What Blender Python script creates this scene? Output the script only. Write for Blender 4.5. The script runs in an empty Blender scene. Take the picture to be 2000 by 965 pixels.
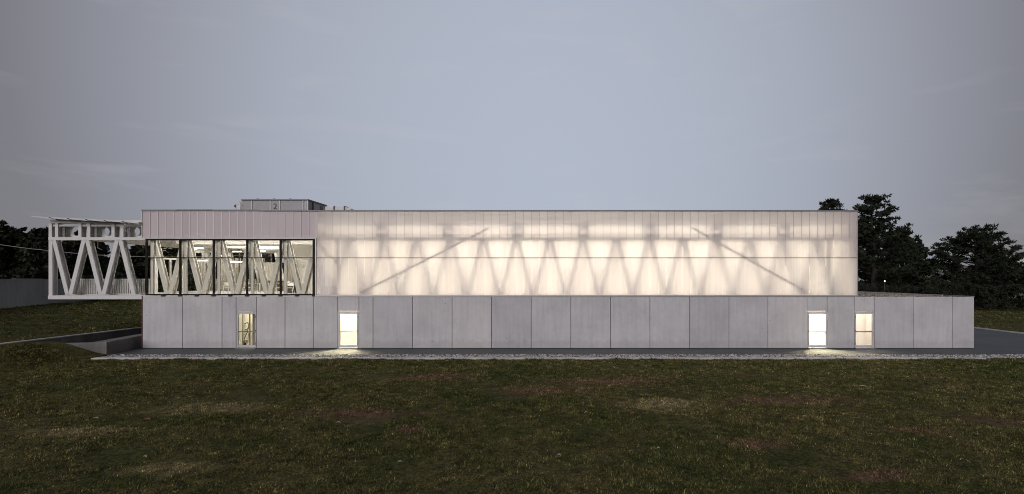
import bpy, bmesh, math, random
import numpy as np
from mathutils import Vector, Matrix
random.seed(7); RNG = np.random.default_rng(7)
R = math.radians
SC = bpy.context.scene
COL = SC.collection

# ------------------------------------------------------------------ camera
CAM_D, CAM_Z, F = 32.0, 4.387, 992.0
cam = bpy.data.cameras.new("camera"); camo = bpy.data.objects.new("camera", cam); COL.objects.link(camo)
camo.location = (0, -CAM_D, CAM_Z); camo.rotation_euler = (R(90), 0, 0)
cam.sensor_width = 36; cam.lens = 36 * F / 2000
cam.shift_x = -90 / 2000; cam.shift_y = 62.5 / 2000
cam.clip_start = .1; cam.clip_end = 3000
SC.camera = camo

# ------------------------------------------------------------------ world: dusk sky
SUN_EL, SUN_AZ = 24.0, 200.0        # the last soft glow comes from behind the camera
w = bpy.data.worlds.new("World"); SC.world = w; w.use_nodes = True
nt = w.node_tree; nt.nodes.clear()
def N(t, **kw):
    n = nt.nodes.new(t)
    for k, v in kw.items(): setattr(n, k, v)
    return n
out = N("ShaderNodeOutputWorld"); bg = N("ShaderNodeBackground"); nt.links.new(bg.outputs[0], out.inputs[0])
sky = N("ShaderNodeTexSky", sky_type='NISHITA', sun_disc=False, sun_elevation=R(SUN_EL), sun_rotation=R(SUN_AZ))
tc = N("ShaderNodeTexCoord"); nrm = N("ShaderNodeVectorMath", operation='NORMALIZE'); nt.links.new(tc.outputs["Generated"], nrm.inputs[0])
dot = N("ShaderNodeVectorMath", operation='DOT_PRODUCT')
g = Vector((-.03, 1, .27)).normalized(); dot.inputs[1].default_value = g
nt.links.new(nrm.outputs[0], dot.inputs[0])
cr = N("ShaderNodeValToRGB"); nt.links.new(dot.outputs["Value"], cr.inputs[0])
e = cr.color_ramp.elements
e[0].position = .45; e[0].color = (.090, .086, .096, 1)
e[1].position = 1.0; e[1].color = (.375, .410, .487, 1)
m = e.new(.72); m.color = (.175, .172, .193, 1)
m = e.new(.90); m.color = (.320, .342, .402, 1)
# thin streaks of cloud
mp = N("ShaderNodeMapping"); mp.inputs["Scale"].default_value = (2.2, 2.2, 11); mp.inputs["Rotation"].default_value = (0, R(14), 0)
nt.links.new(nrm.outputs[0], mp.inputs[0])
nz = N("ShaderNodeTexNoise"); nz.inputs["Scale"].default_value = 1.9; nz.inputs["Detail"].default_value = 7; nz.inputs["Distortion"].default_value = .6
nt.links.new(mp.outputs[0], nz.inputs[0])
cl = N("ShaderNodeMapRange"); cl.inputs[1].default_value = .56; cl.inputs[2].default_value = .86; cl.inputs[3].default_value = 0; cl.inputs[4].default_value = .22
nt.links.new(nz.outputs[0], cl.inputs[0])
mxc = N("ShaderNodeMixRGB"); mxc.inputs[2].default_value = (.50, .46, .50, 1)
nt.links.new(cl.outputs[0], mxc.inputs[0]); nt.links.new(cr.outputs[0], mxc.inputs[1])
skm = N("ShaderNodeVectorMath", operation='SCALE'); skm.inputs["Scale"].default_value = .05
nt.links.new(sky.outputs[0], skm.inputs[0])
mx = N("ShaderNodeMixRGB"); mx.inputs[0].default_value = .06
nt.links.new(mxc.outputs[0], mx.inputs[1]); nt.links.new(skm.outputs[0], mx.inputs[2])
nt.links.new(mx.outputs[0], bg.inputs[0]); bg.inputs[1].default_value = 1.0

# ------------------------------------------------------------------ soft sun
sl = bpy.data.lights.new("sun", 'SUN'); sl.energy = 1.5; sl.angle = R(40); sl.color = (1.0, .95, .96)
so = bpy.data.objects.new("sun", sl); COL.objects.link(so)
az = R(SUN_AZ)
sd = Vector((math.sin(az) * math.cos(R(SUN_EL)), math.cos(az) * math.cos(R(SUN_EL)), math.sin(R(SUN_EL))))
so.rotation_euler = (-sd).to_track_quat('-Z', 'Y').to_euler()
so.location = sd * 60

vs = SC.view_settings; vs.view_transform = 'Standard'; vs.look = 'None'; vs.exposure = .3; vs.gamma = 1
SC.cycles.use_denoising = True; SC.cycles.denoising_prefilter = 'NONE'; SC.cycles.filter_width = 1.0; SC.cycles.use_adaptive_sampling = False
SC.cycles.max_bounces = 8; SC.cycles.transparent_max_bounces = 24
SC.cycles.sample_clamp_indirect = 4; SC.cycles.sample_clamp_direct = 10; SC.cycles.caustics_reflective = False; SC.cycles.caustics_refractive = False

# ------------------------------------------------------------------ materials
def newmat(name):
    m = bpy.data.materials.new(name); m.use_nodes = True
    t = m.node_tree
    return m, t, t.nodes, t.links, t.nodes["Principled BSDF"]
def noise(t, scale, detail=5, vec=None, rough=.55):
    n = t.nodes.new("ShaderNodeTexNoise"); n.inputs["Scale"].default_value = scale; n.inputs["Detail"].default_value = detail
    n.inputs["Roughness"].default_value = rough
    if vec is not None: t.links.new(vec, n.inputs[0])
    return n
def pos(t, scale=(1, 1, 1)):
    g = t.nodes.new("ShaderNodeNewGeometry"); m = t.nodes.new("ShaderNodeMapping"); m.inputs["Scale"].default_value = scale
    t.links.new(g.outputs["Position"], m.inputs[0]); return m.outputs[0]
def ramp(t, fac, stops):
    r = t.nodes.new("ShaderNodeValToRGB"); t.links.new(fac, r.inputs[0]); e = r.color_ramp.elements
    while len(e) < len(stops): e.new(.5)
    for k, (p, c) in enumerate(stops): e[k].position = p; e[k].color = (*c, 1)
    return r.outputs[0]
def mixc(t, fac, a, b, mode='MIX'):
    n = t.nodes.new("ShaderNodeMixRGB"); n.blend_type = mode
    for i, v in ((0, fac), (1, a), (2, b)):
        if isinstance(v, (int, float)): n.inputs[i].default_value = v if i == 0 else (v, v, v, 1)
        elif isinstance(v, tuple): n.inputs[i].default_value = (*v, 1)
        else: t.links.new(v, n.inputs[i])
    return n.outputs[0]
def bump(t, h, strength, dist, bsdf):
    b = t.nodes.new("ShaderNodeBump"); b.inputs["Strength"].default_value = strength; b.inputs["Distance"].default_value = dist
    t.links.new(h, b.inputs["Height"]); t.links.new(b.outputs[0], bsdf.inputs["Normal"])
def plain(name, c, rough=.55, var=.12, scale=3, metal=0, spec=.5):
    m, t, n, l, b = newmat(name)
    nz = noise(t, scale, 5, pos(t))
    lo = tuple(x * (1 - var) for x in c); hi = tuple(min(1, x * (1 + var)) for x in c)
    l.new(ramp(t, nz.outputs[0], [(.3, lo), (.7, hi)]), b.inputs["Base Color"])
    b.inputs["Roughness"].default_value = rough; b.inputs["Metallic"].default_value = metal
    b.inputs["Specular IOR Level"].default_value = spec
    return m
def concrete(name, c, pin=True, stain=.16):
    m, t, n, l, b = newmat(name)
    p = pos(t)
    big = noise(t, .55, 6, p); mid = noise(t, 3.2, 6, p)
    streak = noise(t, 1.0, 4, pos(t, (5, 5, .35)))
    lo = tuple(x * (1 - stain) for x in c); hi = tuple(min(1, x * (1 + stain * .7)) for x in c)
    col = ramp(t, big.outputs[0], [(.32, lo), (.52, c), (.72, hi)])
    col = mixc(t, .30, col, ramp(t, mid.outputs[0], [(.3, lo), (.7, hi)]))
    col = mixc(t, .55, col, ramp(t, streak.outputs[0], [(.3, (.82, .82, .83)), (.55, (1, 1, 1))]), 'MULTIPLY')
    oi = n.new("ShaderNodeObjectInfo")
    col = mixc(t, 1, col, ramp(t, oi.outputs["Random"], [(0, (.84, .84, .855)), (.5, (.93, .925, .925)), (1, (1.0, .985, .97))]), 'MULTIPLY')
    if pin:
        v = n.new("ShaderNodeTexVoronoi"); v.inputs["Scale"].default_value = 1.5; v.inputs["Randomness"].default_value = 1; l.new(p, v.inputs[0])
        pr = ramp(t, v.outputs["Distance"], [(.028, (.35, .34, .34)), (.05, (1, 1, 1))])
        col = mixc(t, 1, col, pr, 'MULTIPLY')
        v2 = n.new("ShaderNodeTexVoronoi"); v2.inputs["Scale"].default_value = 9; l.new(p, v2.inputs[0])
        col = mixc(t, .7, col, ramp(t, v2.outputs["Distance"], [(.05, (.6, .6, .6)), (.10, (1, 1, 1))]), 'MULTIPLY')
    if pin:      # splash dirt along the foot and pale run marks from the top edge
        g_ = n.new("ShaderNodeNewGeometry"); sx = n.new("ShaderNodeSeparateXYZ"); l.new(g_.outputs["Position"], sx.inputs[0])
        sm = n.new("ShaderNodeMath"); sm.operation = 'MULTIPLY_ADD'; l.new(noise(t, 2.6, 6, p).outputs[0], sm.inputs[0]); sm.inputs[1].default_value = -.75; l.new(sx.outputs["Z"], sm.inputs[2])
        col = mixc(t, 1, col, ramp(t, sm.outputs[0], [(.0, (.89, .88, .865)), (.22, (1, 1, 1))]), 'MULTIPLY')
        run = noise(t, 1.0, 3, pos(t, (9, 9, .12)))
        rm = ramp(t, run.outputs[0], [(.60, (0, 0, 0)), (.72, (1, 1, 1))])
        tp = n.new("ShaderNodeMapRange"); tp.inputs[1].default_value = 1.2; tp.inputs[2].default_value = 3.25; tp.inputs[3].default_value = 0; tp.inputs[4].default_value = .20; l.new(sx.outputs["Z"], tp.inputs[0])
        ml = n.new("ShaderNodeMath"); ml.operation = 'MULTIPLY'; l.new(rm, ml.inputs[0]); l.new(tp.outputs[0], ml.inputs[1])
        col = mixc(t, ml.outputs[0], col, (.75, .74, .74))
    l.new(col, b.inputs["Base Color"]); b.inputs["Roughness"].default_value = .85; b.inputs["Specular IOR Level"].default_value = .25
    bump(t, mid.outputs[0], .15, .02, b)
    return m
def emit(name, c, s):
    m = bpy.data.materials.new(name); m.use_nodes = True; t = m.node_tree; t.nodes.clear()
    o = t.nodes.new("ShaderNodeOutputMaterial"); e = t.nodes.new("ShaderNodeEmission"); e.inputs[0].default_value = (*c, 1); e.inputs[1].default_value = s
    t.links.new(e.outputs[0], o.inputs[0]); return m

M = {}
M['concrete'] = concrete('concrete', (.565, .555, .57), stain=.15)
M['oldconcrete'] = concrete('weathered concrete', (.22, .215, .21), stain=.35)
M['farconcrete'] = concrete('grey concrete', (.20, .21, .225), pin=False, stain=.2)
M['white'] = plain('white painted steel', (.62, .61, .605), .45, .06)
M['instee'] = plain('white indoor steel', (.80, .78, .75), .5, .05)
M['inwhite'] = plain('white plaster', (.85, .82, .76), .8, .04, 2)
M['inwarm'] = plain('cream plaster', (.63, .62, .59), .8, .05, 2)
M['alu'] = plain('aluminium', (.52, .50, .51), .42, .08, 4, .35)
M['doorwhite'] = plain('door frame paint', (.52, .51, .53), .4, .05)
M['capgrey'] = plain('grey flashing', (.20, .195, .205), .5, .12)
M['dark'] = plain('dark bronze frame', (.012, .010, .009), .6, .2, spec=.15)
M['darkgrey'] = plain('dark grey', (.05, .05, .052), .6, .2)
M['black'] = plain('black rubber', (.01, .01, .01), .6, .2)
M['rtu'] = plain('grey sheet metal', (.27, .265, .275), .5, .08, 2, .2)
M['rtulight'] = plain('light sheet metal', (.60, .58, .58), .5, .08, 4)
M['brown'] = plain('brushed bronze', (.16, .11, .06), .4, .15, 6, .4)
M['red'] = plain('dull red strip', (.20, .03, .03), .6, .2)
M['screed'] = plain('pale floor', (.62, .60, .56), .5, .08, 2)
M['wood'] = plain('brown board', (.14, .11, .09), .6, .2, 4)
M['cabinet'] = plain('grey cupboard', (.24, .22, .20), .5, .1)
M['chair'] = plain('white plastic', (.74, .72, .68), .4, .04)
M['vac'] = plain('grey plastic', (.33, .30, .26), .5, .15)
M['lamp'] = emit('warm lamp', (1, .93, .83), 24)
M['lampbay'] = emit('bright bay lamp', (1, .95, .89), 25)
M['lampcool'] = emit('neutral lamp', (1, .905, .765), 3.4)
M['lampfill'] = emit('neutral fill lamp', (1, .905, .765), 5.2)
M['lampedge'] = emit('neutral edge lamp', (1, .93, .83), 10)
M['curtain'] = plain('taupe curtain', (.26, .245, .22), .9, .1)
M['roomlamp'] = emit('door room lamp', (1, .87, .57), 800)
M['roomlamp2'] = emit('dim room lamp', (1, .86, .78), 34)
M['roomlamp3'] = emit('corridor lamp', (1, .90, .66), 34)
M['farlight'] = emit('distant lamp', (1, .95, .85), 3.0)

def glass(name, tint, refl=.10):
    m = bpy.data.materials.new(name); m.use_nodes = True; t = m.node_tree; t.nodes.clear()
    o = t.nodes.new("ShaderNodeOutputMaterial"); tr = t.nodes.new("ShaderNodeBsdfTransparent"); tr.inputs[0].default_value = (*tint, 1)
    gl = t.nodes.new("ShaderNodeBsdfGlossy"); gl.inputs["Roughness"].default_value = .02; gl.inputs[0].default_value = (.9, .9, .9, 1)
    fr = t.nodes.new("ShaderNodeLayerWeight"); fr.inputs[0].default_value = refl
    mx = t.nodes.new("ShaderNodeMixShader")
    t.links.new(fr.outputs["Fresnel"], mx.inputs[0]); t.links.new(tr.outputs[0], mx.inputs[1]); t.links.new(gl.outputs[0], mx.inputs[2]); t.links.new(mx.outputs[0], o.inputs[0])
    return m
M['glass'] = glass('window glass', (.95, .945, .91), .10)
M['doorglass'] = glass('door glass', (.95, .95, .93), .08)

def polycarbonate(name='translucent polycarbonate', opal=.38, body=(.93, .87, .89)):
    m = bpy.data.materials.new(name); m.use_nodes = True; t = m.node_tree; t.nodes.clear(); l = t.links; n = t.nodes
    o = n.new("ShaderNodeOutputMaterial")
    oi = n.new("ShaderNodeObjectInfo")
    tint = ramp(t, oi.outputs["Random"], [(0, (.93, .90, .90)), (.5, (.98, .96, .95)), (1, (1, 1, .98))])
    flute = noise(t, 1.0, 2, pos(t, (22, 1, .12)))
    tint = mixc(t, .35, tint, ramp(t, flute.outputs[0], [(.35, (.86, .85, .85)), (.65, (1, 1, 1))]), 'MULTIPLY')
    tl = n.new("ShaderNodeBsdfTranslucent"); l.new(tint, tl.inputs[0])
    df = n.new("ShaderNodeBsdfDiffuse"); l.new(mixc(t, 1, tint, body, 'MULTIPLY'), df.inputs[0])
    rf = n.new("ShaderNodeBsdfRefraction"); rf.inputs["IOR"].default_value = 1.13; rf.inputs["Roughness"].default_value = .55; l.new(tint, rf.inputs[0])
    gl = n.new("ShaderNodeBsdfGlossy"); gl.inputs["Roughness"].default_value = .28
    a = n.new("ShaderNodeMixShader"); a.inputs[0].default_value = .14; l.new(tl.outputs[0], a.inputs[1]); l.new(rf.outputs[0], a.inputs[2])
    b = n.new("ShaderNodeMixShader"); b.inputs[0].default_value = opal; l.new(a.outputs[0], b.inputs[1]); l.new(df.outputs[0], b.inputs[2])
    c = n.new("ShaderNodeMixShader"); fr = n.new("ShaderNodeLayerWeight"); fr.inputs[0].default_value = .15
    l.new(fr.outputs["Fresnel"], c.inputs[0]); l.new(b.outputs[0], c.inputs[1]); l.new(gl.outputs[0], c.inputs[2]); l.new(c.outputs[0], o.inputs[0])
    return m
M['poly'] = polycarbonate()
M['opal'] = polycarbonate('opal polycarbonate', .60, (.86, .785, .81))
def clear():
    m = bpy.data.materials.new('clear inner sheet'); m.use_nodes = True; t = m.node_tree; t.nodes.clear()
    o = t.nodes.new("ShaderNodeOutputMaterial"); tr = t.nodes.new("ShaderNodeBsdfTransparent"); tr.inputs[0].default_value = (1, 1, 1, 1)
    t.links.new(tr.outputs[0], o.inputs[0]); return m
M['clear'] = clear()
M['backing'] = plain('pinkish insulation board', (.60, .54, .56), .8, .10, 1.2)
M['backing2'] = plain('pale attic board', (.78, .75, .76), .8, .05, 1.2)

DRY = [(-11.6, -14.7, 2.6, 1.1, 0), (-13.6, -17.4, 2.2, .7, 0), (3.7, -14.3, 2.0, 1.1, 0), (-16.5, -19.2, 2.6, .6, 0), (-9.0, -20.3, 1.2, .5, 0), (-6.6, -15.4, 2.4, .8, 1), (-5.6, -9.5, 2.0, 1.2, 1), (8.2, -13.6, 2.8, .9, 1), (-.5, -12.0, 2.6, .8, 1), (2.4, -10.2, 3.0, 1.2, 1), (13.5, -16.2, 1.3, .5, 1), (10.5, -17.3, 1.2, .4, 1), (18.5, -14.8, 2.2, .8, 1), (5.2, -18.4, 1.2, .4, 1), (-13.2, -20.8, .7, .18, 1), (7.0, -20.6, 1.2, .4, 1), (-4.4, -17.2, .7, .5, 1)]
def turf_colour(t, k):
    p = pos(t)
    big = noise(t, .16, 5, p); mid = noise(t, .9, 6, p); blot = noise(t, 3.2, 5, p, .65); fine = noise(t, 14, 4, p, .7); grit = noise(t, 38, 2, p)
    c = lambda *v: tuple(x * k for x in v)
    col = ramp(t, big.outputs[0], [(.36, c(.040, .048, .016)), (.50, c(.066, .064, .026)), (.62, c(.086, .076, .034))])
    col = mixc(t, .5, col, ramp(t, mid.outputs[0], [(.36, c(.030, .041, .013)), (.52, c(.068, .064, .026)), (.68, c(.104, .084, .042))]))
    wob = noise(t, 1.1, 5, p, .7)
    for x, y, a, b_, kind in DRY:      # dry straw coloured and reddish worn patches of turf
        m = t.nodes.new("ShaderNodeMapping"); m.vector_type = 'POINT'
        m.inputs["Location"].default_value = (-x / a, -y / b_, 0); m.inputs["Scale"].default_value = (1 / a, 1 / b_, 0)
        t.links.new(p, m.inputs[0])
        ln = t.nodes.new("ShaderNodeVectorMath"); ln.operation = 'LENGTH'; t.links.new(m.outputs[0], ln.inputs[0])
        ad = t.nodes.new("ShaderNodeMath"); ad.operation = 'MULTIPLY_ADD'; t.links.new(wob.outputs[0], ad.inputs[0]); ad.inputs[1].default_value = 1.7; t.links.new(ln.outputs["Value"], ad.inputs[2])
        f = ramp(t, ad.outputs[0], [(.0, (0, 0, 0)), (1, (1, 1, 1))])
        mr = t.nodes.new("ShaderNodeMapRange"); mr.inputs[1].default_value = 1.95; mr.inputs[2].default_value = .95; mr.inputs[3].default_value = 0; mr.inputs[4].default_value = .92
        t.links.new(ad.outputs[0], mr.inputs[0])
        col = mixc(t, mr.outputs[0], col, c(.175, .145, .080) if kind == 0 else c(.120, .074, .052))
    col = mixc(t, .75, col, ramp(t, blot.outputs[0], [(.32, (.35, .37, .35)), (.5, (1, 1, 1)), (.7, (1.45, 1.45, 1.3))]), 'MULTIPLY')
    col = mixc(t, .85, col, ramp(t, fine.outputs[0], [(.34, (.22, .24, .22)), (.5, (.95, .95, .95)), (.68, (1.9, 1.85, 1.6))]), 'MULTIPLY')
    col = mixc(t, .7, col, ramp(t, grit.outputs[0], [(.3, (.5, .5, .5)), (.62, (1.1, 1.1, 1.05)), (.76, (2.6, 2.4, 2.0))]), 'MULTIPLY')
    return col, fine
def turf(name, k, relief):
    m, t, n, l, b = newmat(name)
    col, fine = turf_colour(t, k)
    l.new(col, b.inputs["Base Color"]); b.inputs["Roughness"].default_value = .9; b.inputs["Specular IOR Level"].default_value = .05
    if relief: bump(t, fine.outputs[0], .6, .05, b)
    else:
        at = n.new("ShaderNodeAttribute"); at.attribute_name = "shade"
        sc = n.new("ShaderNodeVectorMath"); sc.operation = 'SCALE'; l.new(col, sc.inputs[0]); l.new(at.outputs["Fac"], sc.inputs["Scale"]); l.new(sc.outputs[0], b.inputs["Base Color"])
    return m
M['lawn'] = turf('lawn turf', 1.05, True)
M['blade'] = turf('grass blade', 1.75, False)
M['leafdark'] = plain('dark needles', (.025, .030, .019), .8, .5, .8, spec=.1)
M['leafbroad'] = plain('dark leaves', (.026, .030, .019), .75, .5, .8, spec=.1)
M['leafbush'] = plain('shrub leaves', (.024, .026, .018), .8, .4, 1.5, spec=.1)
M['bark'] = plain('bark', (.028, .024, .02), .9, .3, 5)
def asphalt():
    m, t, n, l, b = newmat('asphalt')
    p = pos(t); big = noise(t, .35, 6, p); fine = noise(t, 45, 3, p)
    col = ramp(t, big.outputs[0], [(.3, (.060, .068, .076)), (.55, (.080, .088, .095)), (.75, (.105, .110, .115))])
    col = mixc(t, .6, col, ramp(t, fine.outputs[0], [(.3, (.6, .6, .6)), (.7, (1.3, 1.3, 1.3))]), 'MULTIPLY')
    l.new(col, b.inputs["Base Color"]); b.inputs["Roughness"].default_value = .62; b.inputs["Specular IOR Level"].default_value = .35
    bump(t, fine.outputs[0], .3, .01, b)
    return m
M['asphalt'] = asphalt()
def pebblemat(name, c):
    m, t, n, l, b = newmat(name)
    a = n.new("ShaderNodeAttribute"); a.attribute_name = "shade"
    nz = noise(t, 14, 4, pos(t))
    col = mixc(t, 1, ramp(t, a.outputs["Fac"], [(0, tuple(x * .30 for x in c)), (.5, c), (1, tuple(min(1, x * 1.6) for x in c))]), ramp(t, nz.outputs[0], [(.3, (.7, .7, .7)), (.7, (1.1, 1.1, 1.1))]), 'MULTIPLY')
    l.new(col, b.inputs["Base Color"]); b.inputs["Roughness"].default_value = .85
    return m
M['pebble'] = pebblemat('pale stone', (.40, .385, .38))
M['roofgravel'] = pebblemat('roof gravel', (.33, .28, .24))
M['gravelbed'] = plain('gravel bed', (.03, .028, .027), .95, .35, 12)
M['kerb'] = concrete('pale kerb concrete', (.50, .49, .50), pin=False, stain=.3)
M['scrap'] = plain('pale dry leaf', (.36, .33, .29), .7, .2, 20)
M['rust'] = plain('rust red leaf', (.30, .10, .07), .7, .3, 20)
M['tile'] = plain('roof tile red', (.10, .05, .04), .8, .3, 3)
M['rail'] = plain('railing paint', (.55, .54, .53), .5, .05)
M['cable'] = plain('pale cable sheath', (.22, .21, .19), .6, .1)
M['housewall'] = plain('house render', (.16, .15, .145), .85, .15)
M['housepale'] = plain('pale fascia', (.60, .59, .58), .7, .1)

# ------------------------------------------------------------------ mesh helpers
class MB:
    def __init__(s): s.v = []; s.f = []; s.mi = []
    def add(s, vs, fs, mi=0):
        o = len(s.v); s.v += [tuple(v) for v in vs]; s.f += [tuple(i + o for i in f) for f in fs]; s.mi += [mi] * len(fs)
    def hexa(s, p, mi=0):      # 8 points: bottom ring 0-3, top ring 4-7
        s.add(p, [(0, 3, 2, 1), (4, 5, 6, 7), (0, 1, 5, 4), (1, 2, 6, 5), (2, 3, 7, 6), (3, 0, 4, 7)], mi)
    def box(s, x0, x1, y0, y1, z0, z1, mi=0):
        s.hexa([(x0, y0, z0), (x1, y0, z0), (x1, y1, z0), (x0, y1, z0), (x0, y0, z1), (x1, y0, z1), (x1, y1, z1), (x0, y1, z1)], mi)
    def bar(s, a, b, wx, wy, up=(0, 1, 0), mi=0):   # rectangular bar from a to b; wy along 'up', wx across
        a = Vector(a); b = Vector(b); t = (b - a).normalized(); u = Vector(up); u = (u - t * u.dot(t)).normalized(); c = t.cross(u)
        p = []
        for q in (a, b):
            for sx, sy in ((-1, -1), (1, -1), (1, 1), (-1, 1)): p.append(q + c * wx / 2 * sx + u * wy / 2 * sy)
        s.hexa(p, mi)
    def tube(s, pts, rad, n=8, mi=0):
        pts = [Vector(p) for p in pts]; o = len(s.v)
        if not isinstance(rad, (list, tuple)): rad = [rad] * len(pts)
        for k, p in enumerate(pts):
            t = (pts[min(k + 1, len(pts) - 1)] - pts[max(k - 1, 0)]).normalized()
            u = t.cross(Vector((0, 0, 1)) if abs(t.z) < .9 else Vector((1, 0, 0))).normalized(); v = t.cross(u)
            for i in range(n):
                a = 2 * math.pi * i / n; s.v.append(tuple(p + (u * math.cos(a) + v * math.sin(a)) * rad[k]))
        for k in range(len(pts) - 1):
            for i in range(n):
                j = (i + 1) % n; s.f.append((o + k * n + i, o + k * n + j, o + (k + 1) * n + j, o + (k + 1) * n + i)); s.mi.append(mi)
        s.f.append(tuple(o + i for i in range(n))[::-1]); s.mi.append(mi)
        s.f.append(tuple(o + (len(pts) - 1) * n + i for i in range(n))); s.mi.append(mi)
    def mesh(s, name, *mats):
        me = bpy.data.meshes.new(name); me.from_pydata(s.v, [], s.f); 
        for m in mats: me.materials.append(m)
        if len(mats) > 1: me.polygons.foreach_set("material_index", s.mi)
        me.update(); return me
    def build(s, name, mat, parent=None, smooth=False, bev=0):
        mats = mat if isinstance(mat, (list, tuple)) else [mat]
        o = link(name, s.mesh(name, *mats), parent)
        if smooth:
            for p in o.data.polygons: p.use_smooth = True
        if bev:
            b = o.modifiers.new("bevel", 'BEVEL'); b.width = bev; b.segments = 1; b.limit_method = 'ANGLE'
        return o
def link(name, data, parent=None, loc=None):
    o = bpy.data.objects.new(name, data); COL.objects.link(o)
    if parent is not None:
        o.parent = parent
        if loc is None: o.location = -world_loc(parent)
    if loc is not None: o.location = loc
    return o
WL = {}
def world_loc(p):           # meshes are written in world metres; undo the base point of the thing they belong to
    v = Vector(p.location)
    while p.parent is not None:
        p = p.parent; v = v + p.location
    return v
def thing(name, label, cat, loc=(0, 0, 0), group=None):
    o = bpy.data.objects.new(name, None); COL.objects.link(o); o.location = loc; o.empty_display_size = .3
    return tag(o, label, cat, group)
def tag(o, label=None, cat=None, group=None, kind=None):
    for k, v in (('label', label), ('category', cat), ('group', group), ('kind', kind)):
        if v: o[k] = v
    return o
def np_mesh(name, verts, faces, mat, parent=None, nper=4):
    me = bpy.data.meshes.new(name); nf = len(faces)
    me.vertices.add(len(verts)); me.vertices.foreach_set("co", np.ascontiguousarray(verts, np.float32).ravel())
    me.loops.add(nf * nper); me.loops.foreach_set("vertex_index", np.ascontiguousarray(faces, np.int32).ravel())
    me.polygons.add(nf); me.polygons.foreach_set("loop_start", np.arange(0, nf * nper, nper, dtype=np.int32))
    me.materials.append(mat); me.update(calc_edges=True)
    return link(name, me, parent)
def fx(px, Y=0.0): return (px - 1090) * (CAM_D + Y) / F      # a facade measurement in metres
def fz(py, Y=0.0): return CAM_Z - (py - 545) * (CAM_D + Y) / F

# ------------------------------------------------------------------ setting: ground
def smooth(t): t = np.clip(t, 0, 1); return t * t * (3 - 2 * t)
def hgt(x, y):
    x = np.asarray(x, float); y = np.asarray(y, float)
    h = .86 * smooth((-25.9 - x) / 2.7) + 1.36 * smooth((-29.6 - x) / 13.0)
    und = .05 * np.sin(x * .7 + 1.3 * np.sin(y * .5)) * np.sin(y * .9 + .4) + .03 * np.sin(x * 1.9 + y * 1.3)
    return h + und * smooth((-4.6 - y) / 1.5)
def grid(name, xs, ys, zf, mat):
    X, Y = np.meshgrid(xs, ys); Z = zf(X, Y); nx, ny = len(xs), len(ys)
    V = np.stack([X.ravel(), Y.ravel(), Z.ravel()], 1)
    i = np.arange(nx * ny).reshape(ny, nx)
    Fq = np.stack([i[:-1, :-1].ravel(), i[:-1, 1:].ravel(), i[1:, 1:].ravel(), i[1:, :-1].ravel()], 1)
    o = np_mesh(name, V, Fq, mat)
    for p in o.data.polygons: p.use_smooth = True
    return tag(o, kind='structure')
b = MB(); b.add([(-1500, -1500, -.03), (1500, -1500, -.03), (1500, 1500, -.03), (-1500, 1500, -.03)], [(0, 1, 2, 3)])
tag(b.build('ground', M['lawn']), kind='structure')
EDGE = -4.32
lawn = grid('lawn', np.linspace(-80, 80, 321), np.linspace(-45, EDGE, 90), hgt, M['lawn'])
# patch of lawn running up to the low wall
xs = np.linspace(-29.62, -26.0, 24)
def ywall(x): return -2.55 + (x + 26.2) * .36
P = [(x, EDGE + (ywall(x) - EDGE) * k / 8, 0) for k in range(9) for x in xs]
Pn = np.array(P); Pn[:, 2] = hgt(Pn[:, 0], np.full(len(Pn), -4.4))
i = np.arange(9 * 24).reshape(9, 24)
Fq = np.stack([i[:-1, :-1].ravel(), i[:-1, 1:].ravel(), i[1:, 1:].ravel(), i[1:, :-1].ravel()], 1)
tag(np_mesh('lawn_corner', Pn, Fq, M['lawn']), kind='structure')
grid('grass_bank', np.linspace(-140, -29.62, 120), np.linspace(EDGE, 140, 100), hgt, M['lawn'])
# asphalt apron and yard
b = MB(); b.box(-29.6, 37.1, -2.62, 70, -.02, .004); tag(b.build('asphalt_path', M['asphalt']), kind='structure')
b = MB(); b.box(-25.7, 37.1, -3.96, -2.62, -.02, .012); tag(b.build('gravel_strip', M['gravelbed']), kind='structure')

def stones(n, x0, x1, y0, y1, z, r0, r1, name, mat, parent=None, zf=None):
    # many small rounded stones as one loose mass
    bm = bmesh.new(); bmesh.ops.create_icosphere(bm, subdivisions=1, radius=1); base = np.array([v.co[:] for v in bm.verts]); fs = np.array([[v.index for v in f.verts] for f in bm.faces]); bm.free()
    nv = len(base)
    px = RNG.uniform(x0, x1, n); py = RNG.uniform(y0, y1, n); r = r0 + (r1 - r0) * RNG.random(n) ** 2
    sc = RNG.uniform(.6, 1.25, (n, 3)) * np.array([1, 1, .62]); an = RNG.uniform(0, 6.28, n)
    V = base[None] * sc[:, None, :] * (1 + RNG.uniform(-.18, .18, (n, nv, 1))) * r[:, None, None]
    ca, sa = np.cos(an)[:, None], np.sin(an)[:, None]
    X = V[..., 0] * ca - V[..., 1] * sa + px[:, None]; Y = V[..., 0] * sa + V[..., 1] * ca + py[:, None]; Z = V[..., 2] + z + (r * RNG.uniform(.1, .75, n))[:, None]
    V = np.stack([X, Y, Z], -1).reshape(-1, 3)
    Fc = (fs[None] + (np.arange(n) * nv)[:, None, None]).reshape(-1, 3)
    o = np_mesh(name, V, Fc, mat, parent, 3)
    at = o.data.attributes.new("shade", 'FLOAT', 'POINT'); at.data.foreach_set("value", np.repeat(RNG.random(n), nv).astype(np.float32))
    return o
tag(stones(15000, -25.6, 33.2, -3.95, -2.68, .0, .022, .065, 'pebbles', M['pebble']), kind='stuff')
tag(stones(260, 33.2, 37.0, -3.9, -2.3, .0, .03, .10, 'stray_pebbles', M['pebble']), kind='stuff')

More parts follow.
